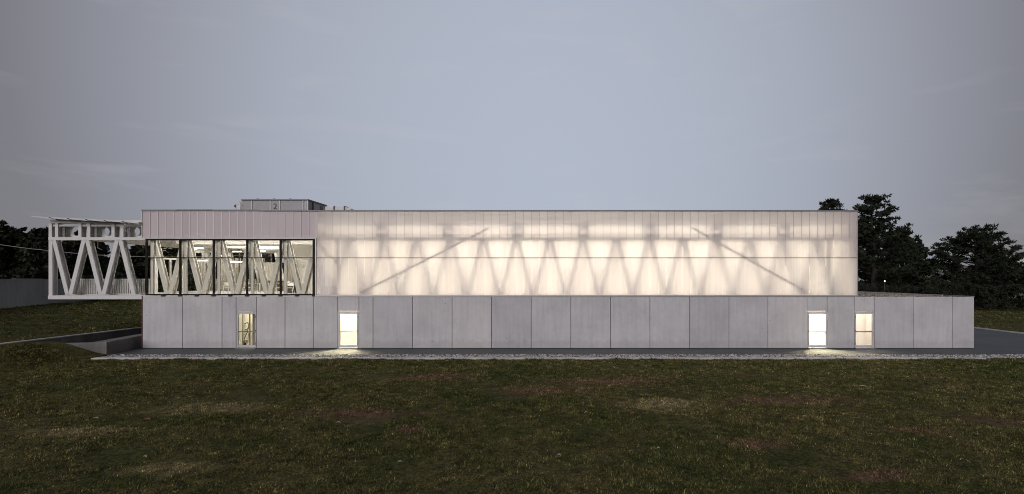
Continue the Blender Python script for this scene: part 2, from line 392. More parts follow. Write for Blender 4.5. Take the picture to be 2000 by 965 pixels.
# kerb between stones and lawn, cast in lengths
def prism_x(x0, x1, prof, jitter=0):
    b = MB(); n = len(prof)
    b.add([(x, y, z) for x in (x0, x1) for y, z in prof], [tuple(range(n))[::-1], tuple(range(n, 2 * n))] + [(k, (k + 1) % n, n + (k + 1) % n, n + k) for k in range(n)])
    return b
kerb = thing('lawn_kerb', 'long pale concrete kerb between the stone strip and the front lawn', 'kerb', (0, -4.1, 0))
x = -25.45
k = 0
while x < 36:
    L = 2.0 if x < 20 else 1.4
    dz = random.uniform(-.006, .012)
    if x > 22 and random.random() < .45: x += L; continue
    prism_x(x, x + L - .012, [(-4.34, -.05), (-3.98, -.05), (-3.98, .055 + dz), (-4.00, .075 + dz), (-4.32, .07 + dz), (-4.34, .05 + dz)]).build('kerb_stone', M['kerb'], kerb)
    x += L
yk = thing('yard_kerb', 'thin pale kerb edging the dark yard beside the far lawn', 'kerb', (37.2, 10, 0))
for q in range(20):
    b = MB(); b.box(37.1, 37.28, -2 + q * 3, 1 + q * 3 - .015, -.03, .10); b.build('kerb_stone', M['kerb'], yk)
b = MB()
pts = [(33.2, -4.25), (36.8, -4.45), (37.6, -3.7), (36.2, -3.35), (35.0, -3.15), (33.8, -3.7)]
b.add([(x, y, .0) for x, y in pts] + [(35.2, -3.8, .16)] + [(x * .8 + 35.2 * .2, y * .8 - 3.8 * .2, .11) for x, y in pts],
      [(k, (k + 1) % 6, 7 + (k + 1) % 6, 7 + k) for k in range(6)] + [(7 + k, 7 + (k + 1) % 6, 6) for k in range(6)])
tag(b.build('stone_slab', M['kerb'], None, False, .02), 'pale flat slab lying at the far end of the stone strip', 'slab')

# ------------------------------------------------------------------ grass blades
def blades(ntuft, per, name, yr, h0, h1, wd, rect=None):
    d = np.sqrt(RNG.uniform((CAM_D + yr[0]) ** 2, (CAM_D + yr[1]) ** 2, ntuft)); ty = d - CAM_D; tx = RNG.uniform(-1.13, .95, ntuft) * d
    if rect: tx = RNG.uniform(rect[0], rect[1], ntuft)
    wave = np.sin(tx * 2.1 + 2 * np.sin(ty * 1.3)) * np.sin(ty * 2.7 + 1.5 * np.sin(tx * .9)) + .6 * np.sin(tx * .55 + ty * .3) * np.sin(ty * .8 - tx * .2)
    keep = RNG.random(ntuft) < np.clip(.66 + .3 * wave, .25, 1); tx, ty, wave = tx[keep], ty[keep], wave[keep]; nt_ = len(tx)
    tone = np.clip(RNG.lognormal(-.06, .42, nt_), .2, 3.2); hs = RNG.uniform(.6, 1.25, nt_) * np.clip(.9 + .3 * wave, .5, 1.5); la0 = RNG.uniform(0, 6.283, nt_)
    i = np.repeat(np.arange(nt_), per); n = len(i)
    x = tx[i] + RNG.normal(0, .06, n); y = ty[i] + RNG.normal(0, .06, n); z = hgt(x, y)
    if rect is None: y = np.minimum(y, EDGE - .015)
    elif rect[0] > 0: z = z * 0 - .03
    d = y + CAM_D
    h = RNG.uniform(h0, h1, n) * hs[i]; an = RNG.uniform(0, 6.283, n); lean = RNG.uniform(.3, 1.4, n)
    wdt = wd * RNG.uniform(.6, 1.4, n) * np.clip(d / 15, .8, 3.0); ux, uy = np.cos(an), np.sin(an)
    la = la0[i] + RNG.normal(0, .9, n); lx, ly = np.cos(la), np.sin(la)
    P0 = np.stack([x - ux * wdt, y - uy * wdt, z - .005], 1); P1 = np.stack([x + ux * wdt, y + uy * wdt, z - .005], 1)
    mx_, my_ = x + lx * h * lean * .35, y + ly * h * lean * .35
    P2 = np.stack([mx_ + ux * wdt * .7, my_ + uy * wdt * .7, z + h * .62], 1); P3 = np.stack([mx_ - ux * wdt * .7, my_ - uy * wdt * .7, z + h * .62], 1)
    P4 = np.stack([x + lx * h * lean, y + ly * h * lean, z + h * np.clip(1.05 - .35 * lean, .45, 1)], 1)
    V = np.stack([P0, P1, P2, P3, P4], 1).reshape(-1, 3); j = np.arange(n)[:, None] * 5
    T = np.concatenate([j + np.array([[0, 1, 2]]), j + np.array([[0, 2, 3]]), j + np.array([[3, 2, 4]])], 0)
    o = np_mesh(name, V, T, M['blade'], None, 3)
    at_ = o.data.attributes.new("shade", 'FLOAT', 'POINT'); sh = tone[i] * RNG.lognormal(0, .25, n); dry = RNG.random(n) < .015; sh[dry] *= 2.6
    at_.data.foreach_set("value", np.repeat(sh, 5).astype(np.float32))
    return tag(o, kind='stuff')
blades(74000, 10, 'grass', (-23.2, EDGE - .02), .03, .085, .0065)
blades(5200, 11, 'grass_edge', (-6.6, EDGE - .01), .06, .14, .007)
blades(15000, 8, 'bank_grass', (EDGE + .1, 24), .05, .13, .0075, (-62, -29.95))
blades(11000, 7, 'far_grass', (-4, 52), .05, .13, .0075, (37.45, 80))

# ------------------------------------------------------------------ the hall
ZB, ZT, ZF = 3.262, 8.70, 3.34          # top of the concrete base, top of the upper storey, its floor
XL, XR, XW = fx(278), fx(1674), fx(1903)
DEPTH = 15.0
hall = thing('sports_hall', 'long low building with a concrete base and glowing translucent upper storey', 'building', (0, 0, 0))
# concrete base: separate precast panels, doors cut out
joints = [278, 356.5, 433.5, 461, 501, 556.5, 612, 659.5, 701, 728.5, 805.5, 883, 960, 1037.5, 1115, 1192.5, 1269.5, 1347, 1424, 1500, 1576.5, 1616, 1669, 1708, 1784.5, 1860.5, 1903]
doorspan = {461: 0, 659.5: 1, 1576.5: 2, 1669: 3}
GAP = .014
for k in range(len(joints) - 1):
    x0, x1 = fx(joints[k]) + GAP, fx(joints[k + 1]) - GAP
    z0 = .03
    if joints[k] in doorspan: z0 = fz(607.5)
    b = MB(); b.box(x0, x1, random.uniform(0, .006), .2, z0, ZB)
    b.build('concrete_panel', M['concrete'], hall, False, .012)
b = MB(); b.box(XL + .02, fx(461), .2, .24, .0, ZB - .03); b.box(fx(501), fx(659.5), .2, .24, .0, ZB - .03); b.box(fx(701), fx(1576.5), .2, .24, .0, ZB - .03)
b.box(fx(1616), fx(1669), .2, .24, .0, ZB - .03); b.box(fx(1708), XW - .02, .2, .24, .0, ZB - .03)
for a, c in ((461, 501), (659.5, 701), (1576.5, 1616), (1669, 1708)): b.box(fx(a), fx(c), .2, .24, fz(607.5), ZB - .03)
b.build('wall_core', M['black'], hall)
b = MB(); b.box(XL, XL + .2, .241, DEPTH, .03, ZB); b.build('end_wall', M['concrete'], hall)
b = MB(); b.box(XW - .2, XW, .241, DEPTH, .03, ZB); b.build('end_wall', M['concrete'], hall)
b = MB(); b.box(XL + .2, XW - .2, DEPTH - .2, DEPTH, .03, ZB); b.build('rear_wall', M['concrete'], hall)
b = MB(); b.box(XL - .03, XL - .002, -.02, .05, .05, ZB + .06); b.build('corner_strip', M['red'], hall)
# wing roof: gravel behind a thin edge
b = MB(); b.box(XR + .05, XW - .2, .24, DEPTH - .2, ZB - .2, ZB - .06); b.build('wing_roof', M['gravelbed'], hall)
g_ = stones(4200, XR + .08, XW - .25, .3, DEPTH - .4, ZB - .06, .03, .06, 'roof_gravel', M['roofgravel'], hall); g_['kind'] = 'stuff'
b = MB(); b.box(XW - .24, XW + .015, .0, DEPTH, ZB + .004, ZB + .05); b.build('roof_edge', M['capgrey'], hall)
b = MB(); b.box(XR + .05, XW - .24, DEPTH - .25, DEPTH + .02, ZB + .004, ZB + .10); b.build('roof_edge', M['alu'], hall)
b = MB(); b.box(XW - .55, XW - .45, 2, DEPTH - .3, ZB + .0, ZB + .07); b.build('roof_edge', M['alu'], hall)

# floors, ceilings, rear and partition walls of the upper storey
b = MB(); b.box(XL + .01, XR - .01, .03, DEPTH, ZB + .004, ZF); b.build('floor_slab', M['screed'], hall)
XWIN0, XWIN1 = fx(284.5), fx(614.5)
XP = -14.95                              # partition between the glazed room and the hall
ZC = 7.88
b = MB(); b.box(XL + .05, XWIN1 + .1, .25, DEPTH - .05, ZC, ZC + .12); b.box(XWIN1 + .1, XR - .05, 1.1, DEPTH - .05, ZC, ZC + .12); b.build('ceiling', M['inwhite'], hall)
b = MB(); b.box(XP + .12, XR - .25, 7.2, 7.32, ZF, ZC); b.build('bounce_wall', M['inwhite'], hall)  # unseen white partition, added to bounce lamp light back to the sheets
b = MB(); b.box(-19.9, XP, 6.0, 6.1, ZF, ZC); b.build('room_wall', M['inwarm'], hall)
b = MB(); b.box(XP, XP + .12, .75, 7.3, ZF, ZC); b.build('partition', M['inwhite'], hall)
b = MB(); b.box(XR - .22, XR - .02, .3, DEPTH, ZF, ZT - .1); b.build('end_wall', M['inwhite'], hall)
b = MB(); b.box(-19.8, XR - .25, DEPTH - .2, DEPTH - .1, ZF, ZC); b.build('rear_wall', M['inwarm'], hall)
# roof
b = MB(); b.box(XL + .02, XR - .02, .3, DEPTH, ZT - .25, ZT - .12); b.build('roof', M['capgrey'], hall)
for a, c, dz in ((277, 345, 0), (345, 415, .012), (415, 505, .0), (505, 610, -.02), (610, 1010, -.03), (1010, 1290, -.028), (1290, 1674.6, -.035)):
    b = MB(); b.box(fx(a), fx(c) - .01, -.06, .40, ZT - .02 + dz, ZT + .055 + dz); b.build('roof_edge', M['capgrey'], hall)
# backing boards
b = MB(); b.box(XL + .03, XWIN1 + .10, .14, .20, 6.97, ZT - .03); b.build('backing_board', M['backing'], hall)
b = MB(); b.box(XWIN1 + .11, XR - .04, 1.1, 1.16, ZC + .122, ZT - .252); b.build('backing_board', M['backing2'], hall)  # white board set back to catch lamp light and make the top sheets glow

# translucent sheets: one mesh per height, copied
def sheet(z0, z1, wd, face='poly'):
    b = MB(); w2 = wd / 2
    V = [(-w2, 0, z0), (w2, 0, z0), (w2, .04, z0), (-w2, .04, z0), (-w2, 0, z1), (w2, 0, z1), (w2, .04, z1), (-w2, .04, z1)]
    b.add(V, [(0, 1, 5, 4)], 0)
    b.add(V, [(0, 3, 2, 1), (4, 5, 6, 7), (1, 2, 6, 5), (2, 3, 7, 6), (3, 0, 4, 7)], 1)
    return b.mesh('polycarbonate_sheet', M[face], M['clear'])
PW = 15.56 / 31.0
zJ = fz(503.6)
m_top = sheet(6.985, ZT - .04, PW - .014, 'opal')
m_up = sheet(zJ + .02, ZT - .04, PW - .012)
m_low = sheet(ZF + .03, zJ - .02, PW - .012)
npan = int(round((XR - XL) / PW)); pw = (XR - XL) / npan
for k in range(npan):
    xc = XL + (k + .5) * pw
    if xc < XWIN1 + .1:
        o = link('polycarbonate_sheet', m_top, hall, (xc, random.uniform(-.004, .004), 0)); o.rotation_euler[2] = random.gauss(0, .02)
    else:
        for mm in (m_up, m_low):
            o = link('polycarbonate_sheet', mm, hall, (xc, random.uniform(-.003, .003), 0)); o.rotation_euler[2] = random.gauss(0, .008)
b = MB(); c_ = MB()
for k in range(npan + 1):
    xj = XL + k * pw
    if xj < XWIN1 + .3: b.box(xj - .016, xj + .016, -.02, .03, 6.985, ZT - .04)
    else: c_.box(xj - .008, xj + .008, -.008, .03, 7.02, ZT - .04)
b.build('joint_strip', M['chair'], hall); c_.build('joint_strip', M['alu'], hall)
# facade rails
b = MB(); b.box(XWIN1 + .12, XR + .01, -.012, .05, zJ - .018, zJ + .018); b.build('facade_rail', M['brown'], hall)
b = MB(); b.box(XWIN1 + .12, XR + .02, -.05, .06, ZB + .02, ZB + .115); b.build('base_flashing', M['alu'], hall)
b = MB(); b.box(XR - .005, XR + .03, -.03, .3, ZB + .12, ZT - .03); b.build('corner_trim', M['alu'], hall)
b = MB(); b.box(XL - .03, XL + .005, -.03, .3, 6.93, ZT - .03); b.build('corner_trim', M['alu'], hall)
b = MB(); b.box(XL - .02, XWIN1 + .12, -.05, .06, 6.925, 6.98); b.box(XWIN1 + .05, XWIN1 + .12, -.05, .06, ZB + .02, 6.923); b.build('window_flashing', M['alu'], hall)

# glazed front of the room: five bays, two lights each
win = thing('window', None, None); win.parent = hall
mull = [286, 351.8, 417.1, 482.6, 547.9, 613.0]
b = MB(); zt, zb = 6.92, ZF + .03
b.box(XWIN0, XWIN1, -.03, .07, zt - .10, zt); b.box(XWIN0, XWIN1, -.03, .07, zb, zb + .08)
b.box(XWIN0, XWIN0 + .09, -.028, .068, zb, zt); b.box(XWIN1 - .12, XWIN1, -.028, .068, zb, zt)
b.build('frame', M['dark'], win)
for x in mull[1:-1]:
    b = MB(); b.box(fx(x) - .045, fx(x) + .045, -.032, .072, zb - .002, zt + .002); b.build('mullion', M['dark'], win)
for k in range(5):
    x0 = fx(mull[k]) + .06; x1 = fx(mull[k + 1]) - .06
    b = MB(); b.box(x0, x1, -.02, .05, zJ - .028, zJ + .028); b.build('transom', M['dark'], win)
    for z0, z1 in ((zb + .09, zJ - .03), (zJ + .03, zt - .12)):
        b = MB(); b.box(x0 - .02, x1 + .02, .01, .03, z0, z1); b.build('pane', M['glass'], win)
for k in range(10):
    xx = fx(286 + 32.7 * (k + 1)); b = MB(); b.box(xx - .11, xx + .11, -.04, .10, ZB + .025, zb); b.build('bracket', M['black'], win)
b = MB(); b.box(XWIN0, XWIN1, -.02, .06, ZB + .004, ZB + .022); b.build('sill', M['alu'], win)

# steel trusses
TY = .32
def h_beam(a, b_, y0, wd=.25, dep=.34, fl=.035, web=.025):
    (xa, za), (xb, zb_) = a, b_; m = MB()
    m.bar((xa, y0 + fl / 2, za), (xb, y0 + fl / 2, zb_), wd, fl)
    m.bar((xa, y0 + dep - fl / 2, za), (xb, y0 + dep - fl / 2, zb_), wd, fl)
    m.bar((xa, y0 + dep / 2, za), (xb, y0 + dep / 2, zb_), web, dep - 2 * fl)
    return m
MOD = 2.1116; XV0 = -24.81
ZLO, ZHI = 3.44, 6.90
def truss(parent, x_from, x_to, y0, mat, post_every=1, upper=True, x_off=0.0):
    k0 = math.floor((x_from - XV0) / MOD) - 1
    k = k0
    while XV0 + k * MOD < x_to + MOD:
        xb = XV0 + k * MOD + x_off
        for s in (-1, 1):
            xt = xb + s * (MOD / 2 - .10); xs_ = xb + s * .10
            lo, hi = min(xt, xs_), max(xt, xs_)
            if lo >= x_from - .05 and hi <= x_to + .05:
                h_beam((xs_, ZLO - .02), (xt, ZHI), y0).build('truss_diagonal', mat, parent)
        k += 1
truss(hall, XL + .05, XR - .3, TY, M['instee'])
truss(hall, XL + .1, -19.8, 14.2, M['instee'])
for y0 in (TY, 14.2):
    xe = XR - .3 if y0 < 5 else -19.8
    b = MB(); b.box(XL + .05, xe, y0 - .02, y0 + .36, 6.86, 7.05); b.build('truss_chord', M['white'], hall)
    b = MB(); b.box(XL + .05, xe, y0 - .01, y0 + .35, ZF + .005, ZF + .08); b.build('truss_chord', M['white'], hall)
# upper frame with long openings behind the sheets
b = MB(); b.box(XWIN1 + .2, XR - .3, TY + .1, TY + .16, 7.75, ZC); b.build('top_beam', M['inwhite'], hall)
b = MB(); b.box(XWIN1 + .12, XR - .3, .10, .16, 6.93, 6.99); b.box(XWIN1 + .12, XR - .3, .10, .16, 7.15, 7.18); b.build('inner_rail', M['alu'], hall)
for c in (618, 745, 875, 1010, 1140, 1270, 1400, 1532, 1662):
    xc = fx(c, TY); b = MB(); b.box(xc - .36, xc - .24, TY + .1, TY + .3, 7.055, 7.745); b.box(xc + .24, xc + .36, TY + .1, TY + .3, 7.055, 7.745); b.box(xc - .238, xc + .238, TY + .19, TY + .21, 7.055, 7.30); b.box(xc - .238, xc + .238, TY + .19, TY + .21, 7.50, 7.745); b.build('post_pair', M['instee'], hall)
# bracing close behind the sheets
def rod(p, q, y0, y1, wd, name='brace'):
    b = MB(); b.bar((fx(p[0], y0), y0, fz(p[1], y0)), (fx(q[0], y1), y1, fz(q[1], y1)), wd, .06); b.build(name, M['darkgrey'], hall)
rod((703, 572), (955, 446), .10, .14, .085)
rod((1577, 571), (1352, 446), .10, .14, .085)
rod((615, 466), (661, 515), .12, .14, .07)
for px in (661, 1617):
    b = MB(); b.box(fx(px, .2) - .04, fx(px, .2) + .04, .12, .22, ZF + .005, 6.92); b.build('post', M['darkgrey'], hall)

# ------------------------------------------------------------------ doors
def door(x0, x1, gx0, gx1, hinge, dark=False):
    d = thing('door', None, None); d.parent = hall
    X0, X1, G0, G1 = fx(x0) + .02, fx(x1) - .02, fx(gx0), fx(gx1)
    zt_, gt, gb, zb_ = fz(608.2), fz(613.3), fz(674.3), .05
    b = MB(); b.box(X0, X0 + .07, .01, .17, zb_, zt_); b.box(X1 - .07, X1, .01, .17, zb_, zt_); b.box(X0 + .07, X1 - .07, .01, .17, zt_ - .06, zt_)
    b.build('frame', M['doorwhite'], d, False, .008)
    b = MB(); b.box(X0 + .075, G0, .0, .06, zb_ + .03, zt_ - .065); b.box(G1, X1 - .075, .0, .06, zb_ + .03, zt_ - .065)
    b.box(G0, G1, .0, .06, gt, zt_ - .065); b.box(G0, G1, .0, .06, zb_ + .03, gb); b.build('leaf', M['doorwhite'], d)
    b = MB(); b.box(G0, G1, .02, .035, gb, gt); b.build('pane', M['doorglass'], d)
    zbar = fz(648.2)
    b = MB(); b.tube([(G0 - .02, .075, zbar), (G1 + .02, .075, zbar)], .032, 8); b.build('push_bar', M['brown'], d)
    hx = G1 + .06 if hinge == 'l' else G0 - .06
    b = MB(); b.tube([(hx, .0, zbar), (hx, -.06, zbar)], .022, 8); b.tube([(hx, -.06, zbar), (hx + (.11 if hinge == 'r' else -.11), -.065, zbar)], .016, 8)
    b.tube([(hx, .0, zbar - .09), (hx, -.012, zbar - .09)], .028, 10); b.build('handle', M['alu'], d)
    hgx = X0 + .05 if hinge == 'l' else X1 - .05
    for z in (.25, 1.05, 1.95):
        b = MB(); b.tube([(hgx, .0, z), (hgx, .0, z + .13)], .022, 8); b.build('hinge', M['capgrey'], d)
    b = MB(); b.box(X0, X1, -.12, .2, .006, .048); b.build('threshold', M['capgrey'], d)
    return d
door(461, 501, 465, 497.6, 'r'); door(659.5, 701, 664.7, 697, 'r'); door(1576.5, 1616, 1580.3, 1613, 'l'); door(1669, 1708, 1672.2, 1704, 'l')
# the lit rooms behind the doors
def room(xa, xb, y1, wall, lamp, top=2.75):
    b = MB(); b.box(xa, xb, .25, y1, .005, .02); b.build('room_floor', M['screed'], hall)
    b = MB(); b.box(xa - .1, xa, .25, y1, .005, top); b.box(xb, xb + .1, .25, y1, .005, top); b.box(xa - .1, xb + .1, y1, y1 + .1, .005, top); b.build('room_wall', wall, hall)
    b = MB(); b.box(xa - .1, xb + .1, .25, y1 + .1, top, top + .1); b.build('room_ceiling', wall, hall)
def ceiling_lamp(x0, x1, y0, y1, z, lampmat, label, name='ceiling_lamp'):
    t = thing(name, label, 'lamp', ((x0 + x1) / 2, (y0 + y1) / 2, z))
    b = MB(); b.box(x0 - .02, x1 + .02, y0 - .02, y1 + .02, z - .02, z); b.build('housing', M['alu'], t)
    b = MB(); b.box(x0, x1, y0, y1, z - .06, z - .021); b.build('diffuser', lampmat, t)
room(fx(640), fx(722), 2.0, M['inwhite'], None); ceiling_lamp(fx(668), fx(694), .5, 1.5, 2.745, M['roomlamp'], 'ceiling lamp behind the blindingly lit door near the glazed room')
room(fx(1560), fx(1632), 2.0, M['inwhite'], None); ceiling_lamp(fx(1584), fx(1610), .5, 1.5, 2.745, M['roomlamp'], 'ceiling lamp behind the blindingly lit door beside the pinkish one')
room(fx(1655), fx(1722), 1.6, M['inwhite'], None); ceiling_lamp(fx(1678), fx(1700), .5, 1.1, 2.745, M['roomlamp2'], 'ceiling lamp behind the dim pinkish door, farthest along the base')
room(fx(448), fx(530), 2.6, M['inwarm'], None); ceiling_lamp(fx(478), fx(500), 1.5, 2.3, 2.745, M['roomlamp3'], 'ceiling lamp in the store room behind the half open white door')
# store room behind the first door: dark boards, a white leaf, a vacuum cleaner
b = MB(); b.box(fx(463), fx(474.5, .6), .5, .62, .03, 2.6); b.build('dark_board', M['cabinet'], hall)
b = MB(); b.box(fx(494, .9), fx(502, .9), .85, .95, .03, 2.6); b.build('dark_board', M['cabinet'], hall)
b = MB(); b.box(fx(487.5, 1.6), fx(490, 1.6), 1.55, 1.65, .03, 2.6); b.build('door_edge', M['vac'], hall)
vx, vy = fx(480, 1.6), 1.6
vac = thing('vacuum_cleaner', 'vacuum cleaner with a looped hose standing behind the half dark glass door', 'vacuum', (vx, vy, .02))
b = MB(); b.box(vx - .28, vx + .12, vy - .16, vy + .16, .10, .34); b.build('body', M['vac'], vac, False, .08)
b = MB(); b.tube([(vx - .1, vy - .1, .30), (vx + .15, vy - .05, .9), (vx + .22, vy, 1.35), (vx + .1, vy, 1.5), (vx - .12, vy, 1.42), (vx - .2, vy, 1.2), (vx - .05, vy, 1.02), (vx + .14, vy - .02, 1.08)], .03, 8); b.build('hose', M['cabinet'], vac, True)
b = MB(); b.tube([(vx + .28, vy, .1), (vx + .12, vy, 1.15)], .022, 8); b.build('wand', M['alu'], vac)
for s in (-.2, .05):
    b = MB(); b.tube([(vx + s, vy - .19, .09), (vx + s, vy - .15, .09)], .09, 14); b.build('wheel', M['black'], vac)

# ------------------------------------------------------------------ lamps of the hall
def strip_lamp(name, x0, x1, y, z, mat, label, group, hung=True, wd=.09, ht=.07):
    t = thing(name, label, 'lamp', ((x0 + x1) / 2, y, z), group)
    b = MB(); b.box(x0, x1, y - wd / 2, y + wd / 2, z - ht / 2, z + ht / 2); b.build('diffuser', mat, t)
    b = MB(); b.box(x0, x1, y - .03, y + .03, z + ht / 2 + .002, z + ht / 2 + .02); b.build('housing', M['white'], t)
    if hung:
        for q in (.12, .88):
            xx = x0 + (x1 - x0) * q; b = MB(); b.tube([(xx, y, z + ht / 2 + .02), (xx, y, ZC - .003)], .006, 5); b.build('wire', M['darkgrey'], t)
WHERE = ['first tube lamp from the glazed room', 'second tube lamp from the glazed room', 'tube lamp over the rising brace', 'tube lamp just past the rising brace', 'tube lamp in the middle of the hall', 'tube lamp just before the falling brace', 'tube lamp over the falling brace', 'last tube lamp but one towards the wing', 'last tube lamp towards the wing']
nl = 9; xc0 = XP + .9; step = (XR - 1.2 - xc0) / nl
for k in range(nl):
    for yy, zz, rowname in ((3.4, 7.18, 'front row'), (5.4, 7.33, 'rear row added for fill')):  # the rear row is added to brighten the back of the hall
        sh = .15 if 2 <= k <= 6 else .3
        strip_lamp('strip_lamp', xc0 + k * step + sh, xc0 + (k + 1) * step - sh, yy, zz, M['lampcool' if yy < 5 else 'lampfill'], WHERE[k] + ' behind the translucent sheets, ' + rowname, 'tube lamps hanging inside the hall', True, 1.2, .08)
for k in range(nl):
    sh = .1 if 2 <= k <= 6 else .85
    strip_lamp('strip_lamp', xc0 + k * step + sh, xc0 + (k + 1) * step - sh, 1.55, 7.045, M['lampedge'], WHERE[k] + ' close behind the truss chord', 'tube lamps hanging inside the hall', True, .16, .06)
# the glazed room
lamps = [((487, 484), (545, 486.5), 4.2), ((455, 491), (471, 492), 6.8), ((503, 488.5), (518, 491.5), 6.2), ((378, 484), (397, 486), 3.2), ((436, 511), (476, 512), 6.8), ((376, 509), (404, 509), 9.2), ((366, 487), (384, 488), 10.8), ((412, 500), (440, 500), 11.4)]
for k in range(4):
    strip_lamp('bay_lamp', -25.4 + k * 2.6, -23.3 + k * 2.6, 1.05, 6.995, M['lampbay'], ['hidden tube lamp above the first two glazed bays', 'hidden tube lamp above the second and third glazed bays', 'hidden tube lamp above the fourth glazed bay', 'hidden tube lamp above the last glazed bay'][k], 'tube lamps tucked above the glazed bays', False, .30, .05)
    strip_lamp('bay_lamp', -25.4 + k * 1.5, -24.2 + k * 1.5, 6.5, 7.42, M['lampbay'], ['rear tube lamp nearest the terrace', 'rear tube lamp a step in from the terrace', 'rear tube lamp before the cupboard', 'rear tube lamp over the cupboard'][k], 'tube lamps tucked above the glazed bays', False, .30, .05)
LL = ['pendant tube lamp hanging nearest the far end of the glazed room, longest of them', 'short pendant tube in the middle bay of the glazed room', 'short pendant tube behind the longest pendant of the glazed room', 'pendant tube lamp in the second glazed bay', 'low pendant tube deep behind the third glazed bay', 'low pendant tube over the terrace behind the second glazed bay', 'high short pendant tube over the terrace behind the second glazed bay', 'pendant tube over the terrace by the mullion of the second and third bays']
for (p, q, y), lab in zip(lamps, LL):
    strip_lamp('pendant_lamp', fx(p[0], y), fx(q[0], y), y, (fz(p[1], y) + fz(q[1], y)) / 2, M['lamp'], lab, 'pendant tube lamps in the glazed room', True, .06, .04)
for k, (y, z) in enumerate(((2.4, 6.74), (4.2, 6.74), (6.9, 6.74), (9.6, 6.74))):
    b = MB(); b.box(-25.9, XP - .02, y, y + .22, z, z + .34); b.build('ceiling_beam', M['inwarm'], hall)
b = MB(); b.box(-25.9, -20.05, 11.4, 11.6, 6.62, 7.6); b.build('ceiling_beam', M['inwarm'], hall)  # downstand added to hide the lamps behind it from the camera
for k in range(3):
    strip_lamp('bay_lamp', -25.6 + k * 1.9, -24.0 + k * 1.9, 12.0, 6.86, M['lampbay'], ['unseen rear tube lamp added over the end of the terrace glazing', 'unseen rear tube lamp added over the white boards', 'unseen rear tube lamp added beside the white boards'][k], 'tube lamps tucked above the glazed bays', False, .30, .05)  # concealed lamps added to light the rear truss
    strip_lamp('bay_lamp', -32.0 + k * 1.9, -30.4 + k * 1.9, 12.0, 6.86, M['lampbay'], ['unseen tube lamp added on the terrace by the outer end', 'unseen tube lamp added in the middle of the terrace', 'unseen tube lamp added on the terrace next to the room'][k], 'tube lamps tucked above the glazed bays', False, .30, .05)  # concealed lamps added to brighten the rear struts of the terrace
for x in mull[:-1]:
    b = MB(); xx = fx(x) + .13; b.box(xx, xx + .16, .16, .28, ZF + .09, 6.85); b.build('facade_post', M['instee'], hall)
for a, c in ((384, 401), (408, 416), (428, 446), (458, 470), (486, 494), (503, 516)):
    b = MB(); x0, x1 = fx(a, 13.3), fx(c, 13.3); n_ = 6
    for q in range(n_):
        u0, u1 = x0 + (x1 - x0) * q / n_, x0 + (x1 - x0) * (q + 1) / n_; ya, yb = (13.25, 13.35) if q % 2 else (13.35, 13.25)
        b.hexa([(u0, ya, ZF + .1), (u1, yb, ZF + .1), (u1, yb + .02, ZF + .1), (u0, ya + .02, ZF + .1), (u0, ya, 6.3), (u1, yb, 6.3), (u1, yb + .02, 6.3), (u0, ya + .02, 6.3)])
    b.build('curtain', M['curtain'], hall)
# cladding on the far side of the glazed room
b = MB(); b.box(-20.0, -19.9, 6.1, DEPTH - .4, ZF, ZC); b.build('room_wall', M['inwarm'], hall)
cab = thing('cupboard', 'dark grey wall cupboard with an open worktop at the end of the glazed room', 'cupboard', (fx(563, 6.5), 6.5, ZF))
b = MB(); b.box(fx(556, 5.4), fx(570, 5.4), 5.5, 5.95, fz(549, 5.5), fz(509, 5.5)); b.build('upper_unit', M['cabinet'], cab)
b = MB(); b.box(fx(556, 5.4), fx(570, 5.4), 5.5, 5.95, ZF, fz(556, 5.5)); b.build('base_unit', M['darkgrey'], cab)
b = MB(); b.box(fx(557, 5.4), fx(560.5, 5.4), 5.46, 5.49, fz(538, 5.5), fz(513, 5.5)); b.build('door_panel', M['chair'], cab)
board = thing('white_board', 'large white leaning boards behind the fourth glazed bay', 'board', (fx(530, 11), 11, ZF))
for k in range(4):
    b = MB(); xx = fx(516 + k * 8, 11); b.box(xx, xx + .36, 11 + k * .05, 11.05 + k * .05, ZF + .9, ZF + 2.45); b.build('panel', M['chair'], board)
b = MB(); b.box(fx(514, 11.2), fx(548, 11.2), 11.25, 11.7, ZF + .02, ZF + .9); b.build('counter', M['wood'], board)
# glazed end of the room towards the terrace: a door, then tall lights
gd = thing('door', None, None); gd.parent = hall
ex = -26.0; zt2 = ZF + 2.35
b = MB()
for yy in (.85, 2.0, 3.1): b.box(ex - .05, ex + .05, yy, yy + .09, ZF, zt2)
b.box(ex - .052, ex + .052, .85, 3.19, zt2, zt2 + .14); b.box(ex - .052, ex + .052, .85, 3.19, ZF, ZF + .10); b.build('frame', M['inwarm'], gd)
b = MB(); b.box(ex - .01, ex + .01, .94, 3.1, ZF + .1, zt2); b.build('pane', M['doorglass'], gd)
b = MB(); b.tube([(ex + .1, 1.9, ZF + .8), (ex + .1, 1.9, ZF + 2.2)], .03, 8); b.build('handle', M['wood'], gd)
ew = thing('window', None, None); ew.parent = hall
b = MB(); b.box(ex - .06, ex + .06, 3.2, 3.42, ZF, 6.85); b.box(ex - .05, ex + .05, 14.0, 14.1, ZF, 6.85); b.box(ex - .05, ex + .05, 6.4, 6.48, ZF, 6.85); b.box(ex - .05, ex + .05, 9.4, 9.48, ZF, 6.85)
b.build('frame', M['wood'], ew)
b = MB(); b.box(ex - .01, ex + .01, 3.42, 14.0, ZF + .05, 6.85); b.box(ex - .01, ex + .01, .94, 3.2, zt2 + .14, 6.85); b.build('pane', M['doorglass'], ew)
b = MB(); b.box(ex - .05, ex + .05, .70, .84, ZF, 6.85); b.build('side_jamb', M['inwarm'], hall)

